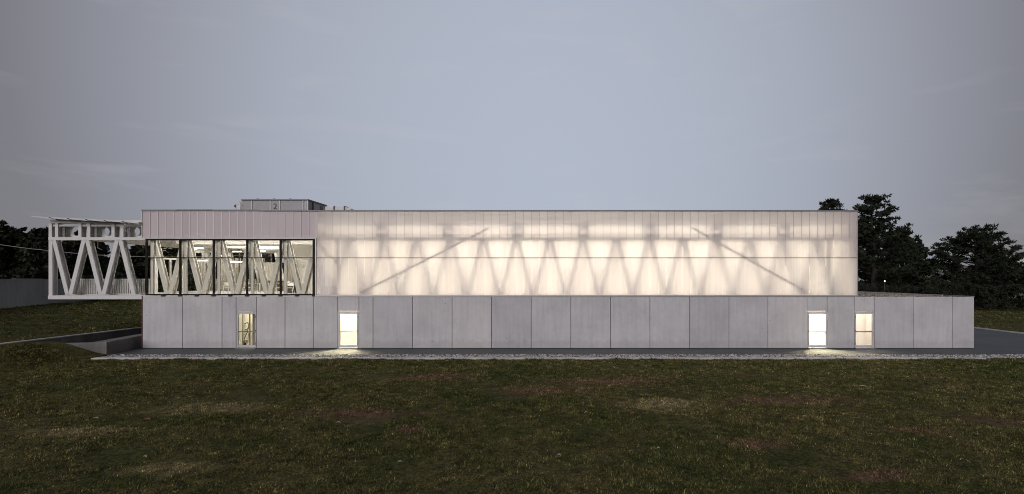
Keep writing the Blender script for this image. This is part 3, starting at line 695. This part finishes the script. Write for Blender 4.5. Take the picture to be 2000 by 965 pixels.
def chair(x, y, rz, label):
    c = thing('chair', label, 'chair', (x, y, ZF), 'white chairs in the glazed room'); c.rotation_euler[2] = rz
    return c
def chair_parts():
    P = {}
    b = MB(); b.box(-.22, .22, -.22, .2, .43, .46); P['seat'] = [b]
    b = MB()
    for k in range(4):
        a0, a1 = -.9 + k * .45, -.9 + (k + 1) * .45
        b.hexa([(math.sin(a0) * .25, .02 + math.cos(a0) * .2, .58), (math.sin(a1) * .25, .02 + math.cos(a1) * .2, .58), (math.sin(a1) * .27, .035 + math.cos(a1) * .21, .58), (math.sin(a0) * .27, .035 + math.cos(a0) * .21, .58),
                (math.sin(a0) * .26, .05 + math.cos(a0) * .2, .80), (math.sin(a1) * .26, .05 + math.cos(a1) * .2, .80), (math.sin(a1) * .28, .065 + math.cos(a1) * .21, .80), (math.sin(a0) * .28, .065 + math.cos(a0) * .21, .80)])
    P['backrest'] = [b]
    legs = []
    for sx in (-1, 1):
        b = MB(); b.tube([(sx * .24, -.24, 0), (sx * .19, -.18, .43)], .018, 6); legs.append(b)
        b = MB(); b.tube([(sx * .25, .26, 0), (sx * .19, .19, .44), (sx * .22, .21, .62)], .018, 6); legs.append(b)
    P['leg'] = legs
    return [(n_, mb.mesh(n_, M['chair'])) for n_, l_ in P.items() for mb in l_]
CP = chair_parts()
chairs = [(566, 2.6, .3, 'white chair in the last glazed bay before the translucent wall'), (539, 4.6, 2.6, 'white chair with its back to the fourth glazed bay'),
          (528, 5.2, -.8, 'small white chair half behind the diagonal of the fourth bay'), (489, 3.2, 1.9, 'white chair standing between the third and fourth glazed bays'),
          (470, 4.2, -1.3, 'white chair at the long table in the third glazed bay'), (446, 5.0, 2.9, 'white chair deepest in the third glazed bay')]
for px, y, rz, lab in chairs:
    c = chair(fx(px, y), y, rz, lab)
    for n_, me in CP: link(n_, me, c, (0, 0, 0))
def table(xa, xb, y0, y1, label):
    t = thing('table', label, 'table', ((xa + xb) / 2, (y0 + y1) / 2, ZF), 'white tables in the glazed room')
    b = MB(); b.box(xa, xb, y0, y1, ZF + .72, ZF + .75); b.build('tabletop', M['chair'], t)
    for xx in (xa + .06, xb - .06):
        for yy in (y0 + .06, y1 - .06):
            b = MB(); b.box(xx - .025, xx + .025, yy - .025, yy + .025, ZF, ZF + .72); b.build('leg', M['chair'], t)
table(fx(455, 4.8), fx(492, 4.8), 4.8, 5.6, 'white table behind the third glazed bay')
table(fx(505, 6.4), fx(540, 6.4), 6.4, 7.2, 'white table behind the fourth glazed bay')

# ------------------------------------------------------------------ covered terrace at the end
bx0, bx1 = -32.42, XL - .04
ter = thing('covered_terrace', 'white steel terrace with V shaped struts and sloping canopy at the building end', 'terrace', (-29, 1, ZB))
b = MB(); b.box(bx0, bx1, TY - .04, TY + .40, 3.10, 3.345); b.build('floor_beam', M['white'], ter)
b = MB(); b.box(bx0 + .02, bx1, TY + .40, 14.9, 3.12, 3.33); b.build('floor_deck', M['screed'], ter)
b = MB(); b.box(bx0, bx1, TY - .02, TY + .38, 6.86, 7.05); b.build('truss_chord', M['white'], ter)
b = MB(); b.box(bx0 + .1, bx1, 11.4, 11.6, 6.62, 7.015); b.build('lamp_baffle', M['white'], ter)  # beam added to screen the terrace lamps behind it from view
h_beam((bx0 + .12, 3.345), (bx0 + .12, 6.86), TY, .24, .34).build('end_post', M['white'], ter)
truss(ter, bx0 + .1, bx1 + .1, TY, M['white'])
truss(ter, bx0 + .1, bx1 + .1, 14.2, M['instee'])
h_beam((bx0 + .12, 3.345), (bx0 + .12, 6.86), 14.2, .24, .34).build('end_post', M['white'], ter)
b = MB(); b.box(bx0 + .05, bx1, 14.18, 14.58, 6.86, 7.05); b.build('rear_chord', M['white'], ter)
b = MB(); b.box(bx0 + .1, bx1, TY + .39, 14.17, 7.02, 7.06); b.build('soffit', M['inwarm'], ter)
# upper frame: pairs of posts, cellular beams with round holes
for xa in (-32.2, -30.155, -28.044, -25.93):
    for s in (-.28, .28):
        xx = xa + s
        if xx < bx0 + .05: xx = bx0 + .10
        if xx + .1 > bx1: continue
        b = MB(); b.box(xx - .10, xx + .10, TY, TY + .05, 7.052, 7.93); b.box(xx - .012, xx + .012, TY + .05, TY + .3, 7.052, 7.93); b.box(xx - .10, xx + .10, TY + .3, TY + .34, 7.052, 7.93); b.build('upper_post', M['white'], ter)
    if xa + .4 < bx1:
        for j in range(7):
            b = MB(); b.box(xa + .42, xa + .62, TY + .20, TY + .24, 7.08 + j * .1, 7.155 + j * .1); b.build('louvre_slat', M['capgrey'], ter)
b = MB(); b.box(bx0 + .1, bx1, TY + .06, TY + .16, 7.74, 7.86); b.build('upper_rail', M['white'], ter)
b = MB(); b.box(bx0 + .1, bx1, TY - .0, TY + .34, 7.94, 8.12); b.build('top_beam', M['white'], ter)
def cellular(y0, xs_, x0, x1, z0, z1, r, name):
    b = MB(); n = 28; zc = (z0 + z1) / 2
    edges = [x0] + [(xs_[k] + xs_[k + 1]) / 2 for k in range(len(xs_) - 1)] + [x1]
    for k, xc in enumerate(xs_):
        a, c = edges[k], edges[k + 1]; ring, outr = [], []
        for q in range(n):
            t = 2 * math.pi * (q + .5) / n; ct, st = math.cos(t), math.sin(t)
            ring.append((xc + r * ct, zc + r * st))
            sx = ((c - xc) if ct > 0 else (xc - a)) / max(abs(ct), 1e-6); sz = (z1 - zc) / max(abs(st), 1e-6); s = min(sx, sz)
            outr.append((xc + s * ct, zc + s * st))
        for yy, flip in ((y0, False), (y0 + .03, True)):
            V = [(x_, yy, z_) for x_, z_ in ring + outr]
            b.add(V, [((q, (q + 1) % n, n + (q + 1) % n, n + q) if flip else (q, n + q, n + (q + 1) % n, (q + 1) % n)) for q in range(n)])
        V = [(x_, yy, z_) for yy in (y0, y0 + .03) for x_, z_ in ring]
        b.add(V, [(q, (q + 1) % n, n + (q + 1) % n, n + q) for q in range(n)])
    b.build(name, M['inwarm'], ter)
cellular(.85, [fx(149, .85), fx(212.6, .85), fx(276, .85) - .12], -32.1, bx1, 7.065, 7.9, .30, 'cellular_beam')
cellular(3.2, [fx(205.5, 3.2), fx(265, 3.2)], -32.3, -28.2, 7.24, 8.1, .31, 'cellular_beam')
# canopy sheets, lapped like shingles and falling towards the building
for k in range(7):
    xa = fx(68 + 35.3 * (k - .0)) - (0 if k else .0); xb = fx(68 + 35.3 * (k + 1)) + .12
    if xa > bx1: break
    xb = min(xb, bx1 + .0)
    za = fz(422.5 + 1.75 * k) - 0; zb3 = za - .10
    b = MB(); t_ = .03 if k == 0 else .09
    b.hexa([(xa, -.25, za - t_), (xb, -.25, zb3 - .10), (xb, 5.0, zb3 - .10 + .1), (xa, 5.0, za - t_ + .1), (xa, -.25, za), (xb, -.25, zb3), (xb, 5.0, zb3 + .1), (xa, 5.0, za + .1)])
    b.build('canopy_sheet', M['alu'], ter)
b = MB()
xa, xb = fx(103), bx1
b.hexa([(xa, .2, 8.12), (xb, .2, 7.98), (xb, 4.6, 7.98), (xa, 4.6, 8.12), (xa, .2, 8.20), (xb, .2, 8.03), (xb, 4.6, 8.03), (xa, 4.6, 8.20)]); b.build('canopy_beam', M['white'], ter)
# balustrade
b = MB(); x = bx0 + .45
while x < bx1 - .02:
    b.box(x, x + .05, .95, 1.0, ZF + .06, ZF + 1.02); x += .118
rl = b.build('railing', M['rail'], ter)
b = MB(); b.box(bx0 + .42, bx1, .94, 1.01, ZF + 1.02, ZF + 1.06); b.box(bx0 + .42, bx1, .94, 1.01, ZF + .02, ZF + .06); b.build('handrail', M['rail'], rl)
b = MB(); x = bx0 + .3
while x < bx1 - .1:
    b.box(x, x + .05, 13.9, 13.94, ZF + .02, ZF + 1.02); x += .125
b.box(bx0 + .3, bx1 - .05, 13.89, 13.95, ZF + 1.02, ZF + 1.06); b.build('rear_railing', M['rail'], ter)
b = MB(); b.tube([(-31.9, 3.2, 6.55), (-31.9, 3.2, 7.02)], .02, 6); b.tube([(-31.9, 3.2, 6.55), (-31.6, 3.2, 6.4)], .02, 6); b.build('downpipe', M['rail'], ter)

# ------------------------------------------------------------------ plant on the roof
ry = 6.2
rx0, rx1 = fx(473, ry), fx(601, ry); rt = fz(389.5, ry); rz0 = ZT - .12
rtu = thing('rooftop_unit', 'grey metal air handling unit standing on the flat roof', 'air unit', ((rx0 + rx1) / 2, ry + 1.5, rz0))
seams = [473, 492, 528, 546.5, 592, 598, 601]
for k in range(len(seams) - 1):
    b = MB(); b.box(fx(seams[k], ry) + .03, fx(seams[k + 1], ry) - .03, ry + .02, ry + .1, rz0, rt - .08); b.build('panel', M['rtu'], rtu)
for s in seams:
    b = MB(); xx = fx(s, ry); b.box(xx - .035, xx + .035, ry - .02, ry + .11, rz0, rt - .082); b.build('seam', M['rtulight'], rtu)
b = MB(); b.box(rx0 - .05, rx1 + .05, ry - .06, ry + 3.1, rt - .08, rt + .02); b.build('lid', M['capgrey'], rtu)
b = MB(); b.box(rx1 - .1, rx1 - .02, ry + .12, ry + .75, rz0, rt - .082); b.build('side_panel', M['rtu'], rtu)
b = MB(); b.box(rx1 - .1, rx1 - .02, ry + .95, ry + 2.9, rz0, rt - .082); b.build('side_panel', M['rtulight'], rtu)
b = MB(); b.box(rx1 - .12, rx1 + .0, ry + .75, ry + .95, rz0, rt - .081); b.build('side_post', M['darkgrey'], rtu)
b = MB(); b.box(rx0, rx0 + .08, ry + .12, ry + 3, rz0, rt - .082); b.box(rx0, rx1, ry + 2.95, ry + 3.03, rz0, rt - .083); b.build('back_panel', M['rtu'], rtu)
for px in (503, 535, 567):
    b = MB(); xx = fx(px, ry); b.box(xx - .06, xx + .06, ry - .03, ry + .06, rt + .021, rt + .07); b.build('lifting_lug', M['capgrey'], rtu)
# the painted number on the cabinet
cu = bpy.data.curves.new('unit_number', 'FONT'); cu.body = '21'; cu.size = .62; cu.extrude = .004; cu.materials.append(M['black'])
tmp = bpy.data.objects.new('unit_number', cu); COL.objects.link(tmp); dg = bpy.context.evaluated_depsgraph_get()
num_me = bpy.data.meshes.new_from_object(tmp.evaluated_get(dg)); bpy.data.objects.remove(tmp)
num_me.materials.clear(); num_me.materials.append(M['black'])
tx = link('unit_number', num_me, rtu, (fx(533.2, ry) - rtu.location.x, ry + .012 - rtu.location.y, fz(408.6, ry) - rtu.location.z)); tx.rotation_euler = (R(90), 0, 0)
pipe = thing('roof_pipe', 'bent pale exhaust pipe beside the rooftop unit, over the glazed room', 'pipe', (fx(465, 6), 6.4, rz0))
b = MB(); b.tube([(fx(466, 6.4), 6.4, rz0), (fx(466.5, 6.4), 6.4, fz(400.5, 6.4)), (fx(470, 6.4), 6.4, fz(398, 6.4)), (fx(473, 6.4), 6.4, fz(398, 6.4))], .19, 12); b.build('duct', M['rtulight'], pipe, True)
b = MB(); b.tube([(fx(459, 6.4), 6.4, fz(401.5, 6.4)), (fx(464.5, 6.4), 6.4, fz(406, 6.4))], .10, 10); b.build('spout', M['darkgrey'], pipe)
duct = thing('roof_duct', 'low pale duct with dark clamps running along the roof from the unit', 'duct', (fx(660, 7.5), 7.5, rz0))
yq = 7.6
cl_ = [636.5, 656, 676]
for k, (a, c) in enumerate(((632, 656), (656, 676), (676, 688))):
    b = MB(); x0, x1 = fx(a, yq), fx(c, yq); zt3 = fz(404.5, yq)
    ze = zt3 if k < 2 else zt3 - .16
    b.hexa([(x0, yq - .3, rz0), (x1, yq - .3, rz0), (x1, yq + .3, rz0), (x0, yq + .3, rz0), (x0, yq - .3, zt3), (x1, yq - .3, ze), (x1, yq + .3, ze), (x0, yq + .3, zt3)]); b.build('duct_length', M['rtulight'], duct)
for c in cl_:
    b = MB(); b.box(fx(c, yq) - .05, fx(c, yq) + .05, yq - .33, yq + .33, rz0, fz(403.6, yq)); b.build('clamp', M['darkgrey'], duct)
b = MB(); b.tube([(fx(629, 7.4), 7.4, rz0), (fx(629, 7.4), 7.4, fz(403, 7.4))], .17, 10); tag(b.build('roof_vent', M['darkgrey']), 'short dark vent stub between the rooftop unit and the low duct', 'vent')

# ------------------------------------------------------------------ walls at the building end
lw = thing('low_wall', 'low concrete wall with a square end beside the building corner', 'wall', (-26.6, -2.4, 0))
ZW = .72
def wall_run(pts, th, z0, zt_, name, parent, mat):
    for k in range(len(pts) - 1):
        (xa, ya), (xb, yb) = pts[k], pts[k + 1]; d = Vector((xb - xa, yb - ya)).normalized(); nrm_ = Vector((-d.y, d.x)) * th
        za, zb4 = (zt_ if not isinstance(zt_, list) else zt_[k]), (zt_ if not isinstance(zt_, list) else zt_[k + 1])
        b = MB(); b.hexa([(xa, ya, z0), (xb, yb, z0), (xb + nrm_.x, yb + nrm_.y, z0), (xa + nrm_.x, ya + nrm_.y, z0), (xa, ya, za), (xb, yb, zb4), (xb + nrm_.x, yb + nrm_.y, zb4), (xa + nrm_.x, ya + nrm_.y, za)])
        b.build(name, mat, parent, False, .015)
wall_run([(-29.6, ywall(-29.6)), (-26.22, ywall(-26.22))], .3, -.05, [.74, ZW], 'front_wall', lw, M['oldconcrete'])
b = MB(); ye = ywall(-26.22)
b.hexa([(-27.05, ye - .0 + .02, -.05), (-26.20, ye + .003, -.05), (-27.5, 4.0, -.05), (-28.3, 4.0, -.05), (-27.05, ye + .02, ZW + .004), (-26.20, ye + .003, ZW + .004), (-27.5, 4.0, ZW + .02), (-28.3, 4.0, ZW + .02)])
b.build('side_wall', M['oldconcrete'], lw, False, .015)
b = MB(); b.box(-26.5, -26.17, ye - .015, ye + .3, -.05, ZW + .012); b.build('end_pier', M['oldconcrete'], lw, False, .015)
rw = thing('retaining_wall', 'dark retaining wall with a pale coping below the grass bank', 'wall', (-29.6, 4, 0))
for k in range(8):
    y0 = -5.3 + k * 2.5; b = MB(); b.box(-29.85, -29.58, y0, y0 + 2.485, -.1, .90); b.build('wall_length', M['oldconcrete'], rw, False, .01)
    b = MB(); b.box(-29.9, -29.54, y0, y0 + 2.49, .903, .955); b.build('coping', M['kerb'], rw)
# big boundary wall
bw = thing('boundary_wall', 'tall plain grey wall below the dark trees', 'wall', (-42, 6, 2))
pa, pb = Vector((-37.5, -5.6)), Vector((-47.0, 20.2))
nseg = 8
for k in range(nseg):
    a = pa.lerp(pb, k / nseg); c = pa.lerp(pb, (k + 1) / nseg - .0006)
    wall_run([(c.x, c.y), (a.x, a.y)], .25, 1.2, CAM_Z + (.0 if k != 4 else .03), 'wall_panel', bw, M['farconcrete'])

# overhead cable
b = MB(); pts = []
for px, py in ((-150, 452), (-60, 468.5), (0, 478), (60, 486), (149, 495), (213, 499.5), (280, 501.5), (360, 502), (440, 500), (540, 495)):
    pts.append(((px - 1090) * 50 / F, 18.0, CAM_Z + (545 - py) * 50 / F))
b.tube(pts, .032, 6); tag(b.build('overhead_cable', M['cable']), 'thin pale cable sagging across in front of the dark trees', 'cable')

# ------------------------------------------------------------------ trees
def leaf_cloud(centres, radii, per, size, flat=.7, needle=False):
    c = np.repeat(np.asarray(centres), per, 0); r = np.repeat(np.asarray(radii), per)
    n = len(c)
    d = RNG.normal(0, 1, (n, 3)); d /= np.linalg.norm(d, axis=1, keepdims=True)
    p = c + d * (r * RNG.random(n) ** .45)[:, None] * np.array([1, 1, flat])
    s = size * RNG.uniform(.55, 1.35, n)
    if needle:
        a = d + RNG.normal(0, .45, (n, 3)) + np.array([0, 0, .35]); a /= np.linalg.norm(a, axis=1, keepdims=True)
    else:
        a = RNG.normal(0, 1, (n, 3)); a /= np.linalg.norm(a, axis=1, keepdims=True)
    u = np.cross(a, RNG.normal(0, 1, (n, 3))); u /= np.linalg.norm(u, axis=1, keepdims=True)
    wd = .28 if needle else .6
    q0 = p - a * s[:, None] * .5; q2 = p + a * s[:, None] * .5; m_ = p + a * s[:, None] * .05
    q1 = m_ + u * (s * wd * .5)[:, None]; q3 = m_ - u * (s * wd * .5)[:, None]
    V = np.stack([q0, q1, q2, q3], 1).reshape(-1, 3)
    return V, np.arange(n * 4).reshape(-1, 4)
def tree(name, label, x, y, z, h, rad, kind, group, per=34, size=.42, base=.12, cat='tree'):
    t = thing(name, label, cat, (x, y, z), group)
    tr = MB(); tr.tube([(x, y, z - .2), (x + .05 * rad, y, z + h * .35), (x - .03 * rad, y, z + h * .7), (x, y, z + h * .97)], [h * .022 + .08, h * .017 + .05, h * .009 + .03, .02], 8)
    cen, rr = [], []
    if kind == 'pine':           # whorls of upswept branches carrying tufts
        nw = int(h * 1.7)
        for k in range(nw):
            f = base + (1 - base) * (k + random.random() * .6) / nw
            prof = math.sin(min(1, (1 - f) * 1.35 + .05) * math.pi / 2) ** .8 * (1 if f > base + .12 else .75)
            zz = z + h * f
            for q in range(7):
                a = random.random() * 6.283; L = rad * prof * random.uniform(.5, 1.16)
                p0 = Vector((x, y, zz)); tip = Vector((x + math.cos(a) * L, y + math.sin(a) * L, zz + L * random.uniform(.15, .55)))
                mid = p0.lerp(tip, .55); mid.z -= L * .05
                tr.tube([p0, mid, tip], [.07, .05, .015], 4)
                nn = max(2, int(L / .62))
                for j in range(nn):
                    u = .3 + .7 * (j + 1) / nn; pt = p0.lerp(mid, u / .55) if u < .55 else mid.lerp(tip, (u - .55) / .45)
                    cen.append(pt + Vector((random.gauss(0, .25), random.gauss(0, .25), random.gauss(.05, .12)))); rr.append(random.uniform(.34, .58))
        cen.append(Vector((x, y, z + h))); rr.append(.35)
        V, Fq = leaf_cloud([c[:] for c in cen], rr, per, size, .55, True)
    else:
        ncl = int(26 + rad * rad * 6 if kind == 'broad' else 34 + rad * h * 3.2)
        for k in range(ncl):
            a = random.random() * 6.283
            if kind == 'broad':
                f = random.random(); ph = math.acos(1 - f * 1.25) ; rs = rad * random.uniform(.55, 1.0)
                c = Vector((x + math.cos(a) * math.sin(ph) * rs, y + math.sin(a) * math.sin(ph) * rs, z + h * .38 + math.cos(ph) * h * .58 * rs / rad))
            else:               # column: widest low down, closing to a ragged tip
                f = random.random() ** .85; prof = (min(1, f / .15) ** .5) * (1 - f ** 2.4) ** .7
                rs = rad * prof * random.uniform(.55, 1.06)
                c = Vector((x + math.cos(a) * rs, y + math.sin(a) * rs, z + .3 + f * (h - .4)))
            cen.append(c); rr.append(random.uniform(.45, .95) * (1 if kind == 'broad' else .9))
            if random.random() < .45:
                tr.tube([(x, y, max(z + .4, c.z - rad * .5)), tuple(Vector((x, y, c.z)).lerp(c, .5)), tuple(c)], [.09, .06, .02], 4)
        # a few outstretched sprays break the outline
        for k in range(int(ncl * .5)):
            c = random.choice(cen[:ncl]); dd = (c - Vector((x, y, z + h * .42))).normalized()
            e_ = c + dd * random.uniform(.4, 1.1) + Vector((0, 0, random.uniform(0, .35))); cen.append(e_); rr.append(random.uniform(.2, .38))
        V, Fq = leaf_cloud([c[:] for c in cen], rr, per, size, .62 if kind == 'broad' else .85)
    tr.build('trunk', M['bark'], t)
    np_mesh('crown', V, Fq, M['leafdark'] if kind != 'broad' else M['leafbroad'], t)
    return t
def at(px, d): return (px - 1090) * d / F, d - CAM_D
def top(py, d): return CAM_Z + (545 - py) * d / F
GT = 'trees beyond the lawns'
x, y = at(1704, 78); tree('pine_tree', 'tall ragged dark pine rising beside the translucent end of the building', x, y, 0, top(386, 78), 5.5, 'pine', GT, 30, .55, .05)
x, y = at(1624, 84); tree('pine_tree', 'dark pine whose tip alone shows above the roof edge', x, y, 0, top(393, 84), 4.6, 'pine', GT, 24, .55)
x, y = at(1762, 84); tree('spruce_tree', 'dense dark evergreen between the tall pine and the broad tree', x, y, 0, top(460, 84), 4.6, 'column', GT, 44, .55)
x, y = at(1797, 88); tree('spruce_tree', 'lower pointed evergreen in the gap before the broad tree', x, y, 0, top(480, 88), 2.0, 'column', GT, 40, .5)
x, y = at(1906, 80); tree('cedar_tree', 'broad spreading dark tree standing apart beyond the concrete wing', x, y, 0, top(450, 80), 7.3, 'pine', GT, 34, .5, .1)
x, y = at(1950, 92); tree('broadleaf_tree', 'rounded dark tree behind the broad spreading one', x, y, 0, top(500, 92), 5.4, 'broad', GT, 40, .5)
left = [(8, 62, 449, 3.2), (34, 66, 458, 2.6), (60, 64, 461, 2.7), (90, 60, 456, 2.6), (122, 68, 487, 2.0), (154, 66, 468, 2.6), (188, 70, 474, 2.4), (236, 66, 500, 2.2), (252, 72, 503, 2.6), (300, 68, 480, 3.0), (335, 72, 470, 3.2), (375, 70, 468, 3.2), (420, 70, 466, 3.2), (465, 72, 468, 3.2), (510, 70, 466, 3.2)]
LT = ['dark bushy tree at the very edge of the photo, tallest by the cable', 'dark slim tree next to the outermost one above the grey wall', 'dark ragged tree halfway along the tall grey wall', 'dark tree just before the white end post of the terrace', 'lower dark tree seen through the first V of the terrace', 'dark tree rising behind the first pair of terrace posts', 'low dark tree seen below the round beam holes', 'dark round tree seen through the second V of the terrace', 'small dark tree by the red tiled roof', 'dark tree seen through the first glazed bay', 'dark tree behind the glass door of the room', 'dark tree behind the second glazed bay', 'dark tree deep behind the third glazed bay', 'dark tree deep behind the fourth glazed bay', 'dark tree behind the white boards of the room']
for (px, d, py, r), lab in zip(left, LT):
    x, y = at(px, d); tree('conifer_tree', lab, x, y, 2.1, top(py, d) - 2.1, r, 'column', 'row of dark trees behind the terrace', 46, .5)
x, y = at(269, 76); tree('fir_tree', 'thin pointed fir tip beside the red tiled roof', x, y, 2, top(481, 76) - 2, 1.5, 'column', GT, 26, .4)
def bush(x, y, z, h, r, label, group):
    t = thing('bush', label, 'bush', (x, y, z), group)
    cen = []; rr = []
    for k in range(int(26 * r)):
        a = random.random() * 6.283; ph = random.random() ** .7 * 1.5; c = (x + math.cos(a) * math.sin(ph) * r * .8, y + math.sin(a) * math.sin(ph) * r * .8, z + .15 + math.cos(ph) * h * .82); cen.append(c); rr.append(random.uniform(.3, .5))
    V, Fq = leaf_cloud(cen, rr, 52, .26, .8); np_mesh('leaves', V, Fq, M['leafbush'], t)
    b = MB(); b.tube([(x, y, z - .1), (x, y, z + h * .6)], [.1, .04], 6); b.build('stem', M['bark'], t)
for px, d, py, r, lab in ((172, 50, 536, 1.7, 'rounded clipped bush behind the second terrace V'), (232, 50, 533, 1.9, 'rounded clipped bush behind the third terrace V'), (2, 50, 537, 1.6, 'rounded bush topping the grey wall at the photo edge'), (38, 52, 541, 1.1, 'low bush just peeping over the grey wall')):
    x, y = at(px, d); bush(x, y, 2.15, top(py, d) - 2.15, r, lab, 'bushes behind the grey wall')
RB = [(1690, 70, 552, 3.0), (1728, 72, 556, 3.2), (1766, 70, 552, 3.2), (1806, 72, 548, 3.4), (1846, 74, 545, 3.6), (1890, 72, 548, 3.6), (1930, 74, 552, 3.4), (1968, 72, 550, 3.6), (2004, 74, 552, 3.4)]
RL = ['dark shrub against the translucent end of the building', 'dark shrub under the tall pine', 'dark shrub under the dense evergreen', 'dark shrub in front of the grey shed', 'dark shrub above the end of the gravel roof', 'dark shrub just above the concrete corner', 'dark shrub below the middle of the broad tree', 'dark shrub where the far lawn meets the broad tree', 'dark shrub cut by the photo edge beyond the yard']
for (px, d, py, r), lab in zip(RB, RL):
    x, y = at(px, d); bush(x, y, 0, top(py, d), r, lab, 'dark shrubs along the far lawn')
# far houses glimpsed between the trees
def house(px, d, w_, dp, hw, hr, label, z0=0, wall='housewall', roof='tile', win=()):
    x, y = at(px, d); t = thing('house', label, 'house', (x, y, z0))
    b = MB(); b.box(x - w_ / 2, x + w_ / 2, y, y + dp, z0, z0 + hw); b.build('wall', M[wall], t)
    b = MB(); e_ = .4
    b.add([(x - w_ / 2 - e_, y - e_, z0 + hw), (x + w_ / 2 + e_, y - e_, z0 + hw), (x + w_ / 2 + e_, y + dp + e_, z0 + hw), (x - w_ / 2 - e_, y + dp + e_, z0 + hw), (x - w_ / 2 - e_, y + dp / 2, z0 + hw + hr), (x + w_ / 2 + e_, y + dp / 2, z0 + hw + hr)],
          [(0, 1, 5, 4), (2, 3, 4, 5), (1, 2, 5), (3, 0, 4), (0, 3, 2, 1)]); b.build('roof', M[roof], t)
    b = MB(); b.box(x - w_ / 2 - e_, x + w_ / 2 + e_, y - e_ - .06, y - e_ - .002, z0 + hw - .18, z0 + hw + .02); b.build('fascia', M['housepale'], t)
    for wx, wz, ww, wh in win:
        b = MB(); b.box(x + wx, x + wx + ww, y - .05, y - .002, z0 + wz, z0 + wz + wh); b.build('window', M['farlight'], t)
    return t
house(262, 95, 7, 6, top(497, 95) - 2, 1.0, 'far house with a red tiled roof beyond the terrace', 2)
house(1842, 108, 12, 6, 6.2, 1.4, 'far grey shed in the gap behind the shrubs', 0, 'housewall', 'housewall')
house(2010, 118, 12, 8, top(523, 118), 2.6, 'pale far building cut by the photo edge past the broad tree', 0, 'housewall', 'housepale')
# a lit garden lamp and lit window under the pine
x, y = at(1728, 62); gl = thing('garden_lamp', 'tiny lit garden lamp shining under the tall pine', 'lamp', (x, y, 0))
b = MB(); b.tube([(x, y, 0), (x, y, top(551, 62))], .04, 6); b.build('post', M['darkgrey'], gl)
bm = bmesh.new(); bmesh.ops.create_icosphere(bm, subdivisions=2, radius=.075, matrix=Matrix.Translation((x, y, top(549, 62)))); me = bpy.data.meshes.new('globe'); bm.to_mesh(me); bm.free(); me.materials.append(M['farlight']); link('globe', me, gl)
def roofplant(px, yy, h, label):
    x = fx(px, yy); t = thing('roof_plant', label, 'plant', (x, yy, ZB - .05), 'weeds on the gravel roof')
    V, Fq = leaf_cloud([(x + random.gauss(0, .12), yy + random.gauss(0, .12), ZB + h * random.random()) for _ in range(9)], [.09] * 9, 9, .12, .9); np_mesh('leaves', V, Fq, M['leafbush'], t)
roofplant(1690, 12.5, .45, 'small weed on the gravel roof against the translucent end'); roofplant(1702, 12.8, .4, 'small weed on the gravel roof a step out from the wall')

# ------------------------------------------------------------------ leaves and litter on the lawn
def scrap(px, py, L, mat, label, rot):
    d = F * CAM_Z / (py - 545); x, y = at(px, d); z = float(hgt(x, y)) + .06
    b = MB(); n = 5; V = []
    for k in range(n + 1):
        u = k / n - .5; wd = L * .22 * math.cos(u * 2.6); cx, cy = math.cos(rot), math.sin(rot); zz = z + .03 * (1 - 4 * u * u) * (1 if k % 2 else .7)
        for th in (0, .006):
            V += [(x + u * L * cx - wd * cy, y + u * L * cy + wd * cx, zz + th + .012), (x + u * L * cx, y + u * L * cy, zz + th), (x + u * L * cx + wd * cy, y + u * L * cy - wd * cx, zz + th + .012)]
    fs = []
    for k in range(n):
        o = k * 6; p = o + 6
        for j in (0, 1): fs += [(o + 3 + j, p + 3 + j, p + 4 + j, o + 4 + j), (o + j, o + 1 + j, p + 1 + j, p + j)]
        fs += [(o, p, p + 3, o + 3), (o + 2, o + 5, p + 5, p + 2)]
    fs += [(0, 3, 4, 1), (1, 4, 5, 2)]; e_ = n * 6; fs += [(e_, e_ + 1, e_ + 4, e_ + 3), (e_ + 1, e_ + 2, e_ + 5, e_ + 4)]
    b.add(V, fs); tag(b.build('fallen_leaf', mat), label, 'leaf', 'fallen leaves on the lawn')
SCR = [(187, 820, .16, 'scrap', 'pale fallen leaf on the lawn in front of the terrace'), (288, 819, .2, 'rust', 'rust red fallen leaf on the lawn in front of the terrace'),
       (283, 895, .12, 'scrap', 'pale fallen leaf on the lawn nearest the terrace side foreground'), (661, 828, .13, 'scrap', 'pale fallen leaf on the lawn straight out from the second door'),
       (781, 902, .10, 'scrap', 'pale fallen leaf low down on the lawn just past the second door'), (1092, 896, .11, 'scrap', 'pale fallen leaf at the bottom middle of the lawn'),
       (1145, 812, .13, 'scrap', 'pale fallen leaf on the middle of the lawn'), (1236, 811, .17, 'rust', 'rust red fallen leaf by the worn patch of lawn'),
       (1286, 882, .09, 'scrap', 'pale fallen leaf below the worn patch of lawn'), (1571, 820, .11, 'scrap', 'pale fallen leaf in front of the pair of lit doors, higher of two'),
       (1857, 860, .09, 'scrap', 'pale fallen leaf on the lawn in front of the concrete wing'), (1685, 760, .26, 'scrap', 'long pale fallen leaf in front of the pinkish door'), (1804, 716, .16, 'scrap', 'pale fallen leaf at the stone strip below the wing')]
for px, py, L, mt, lab in SCR: scrap(px, py, L, M[mt], lab, random.uniform(-.5, .5))
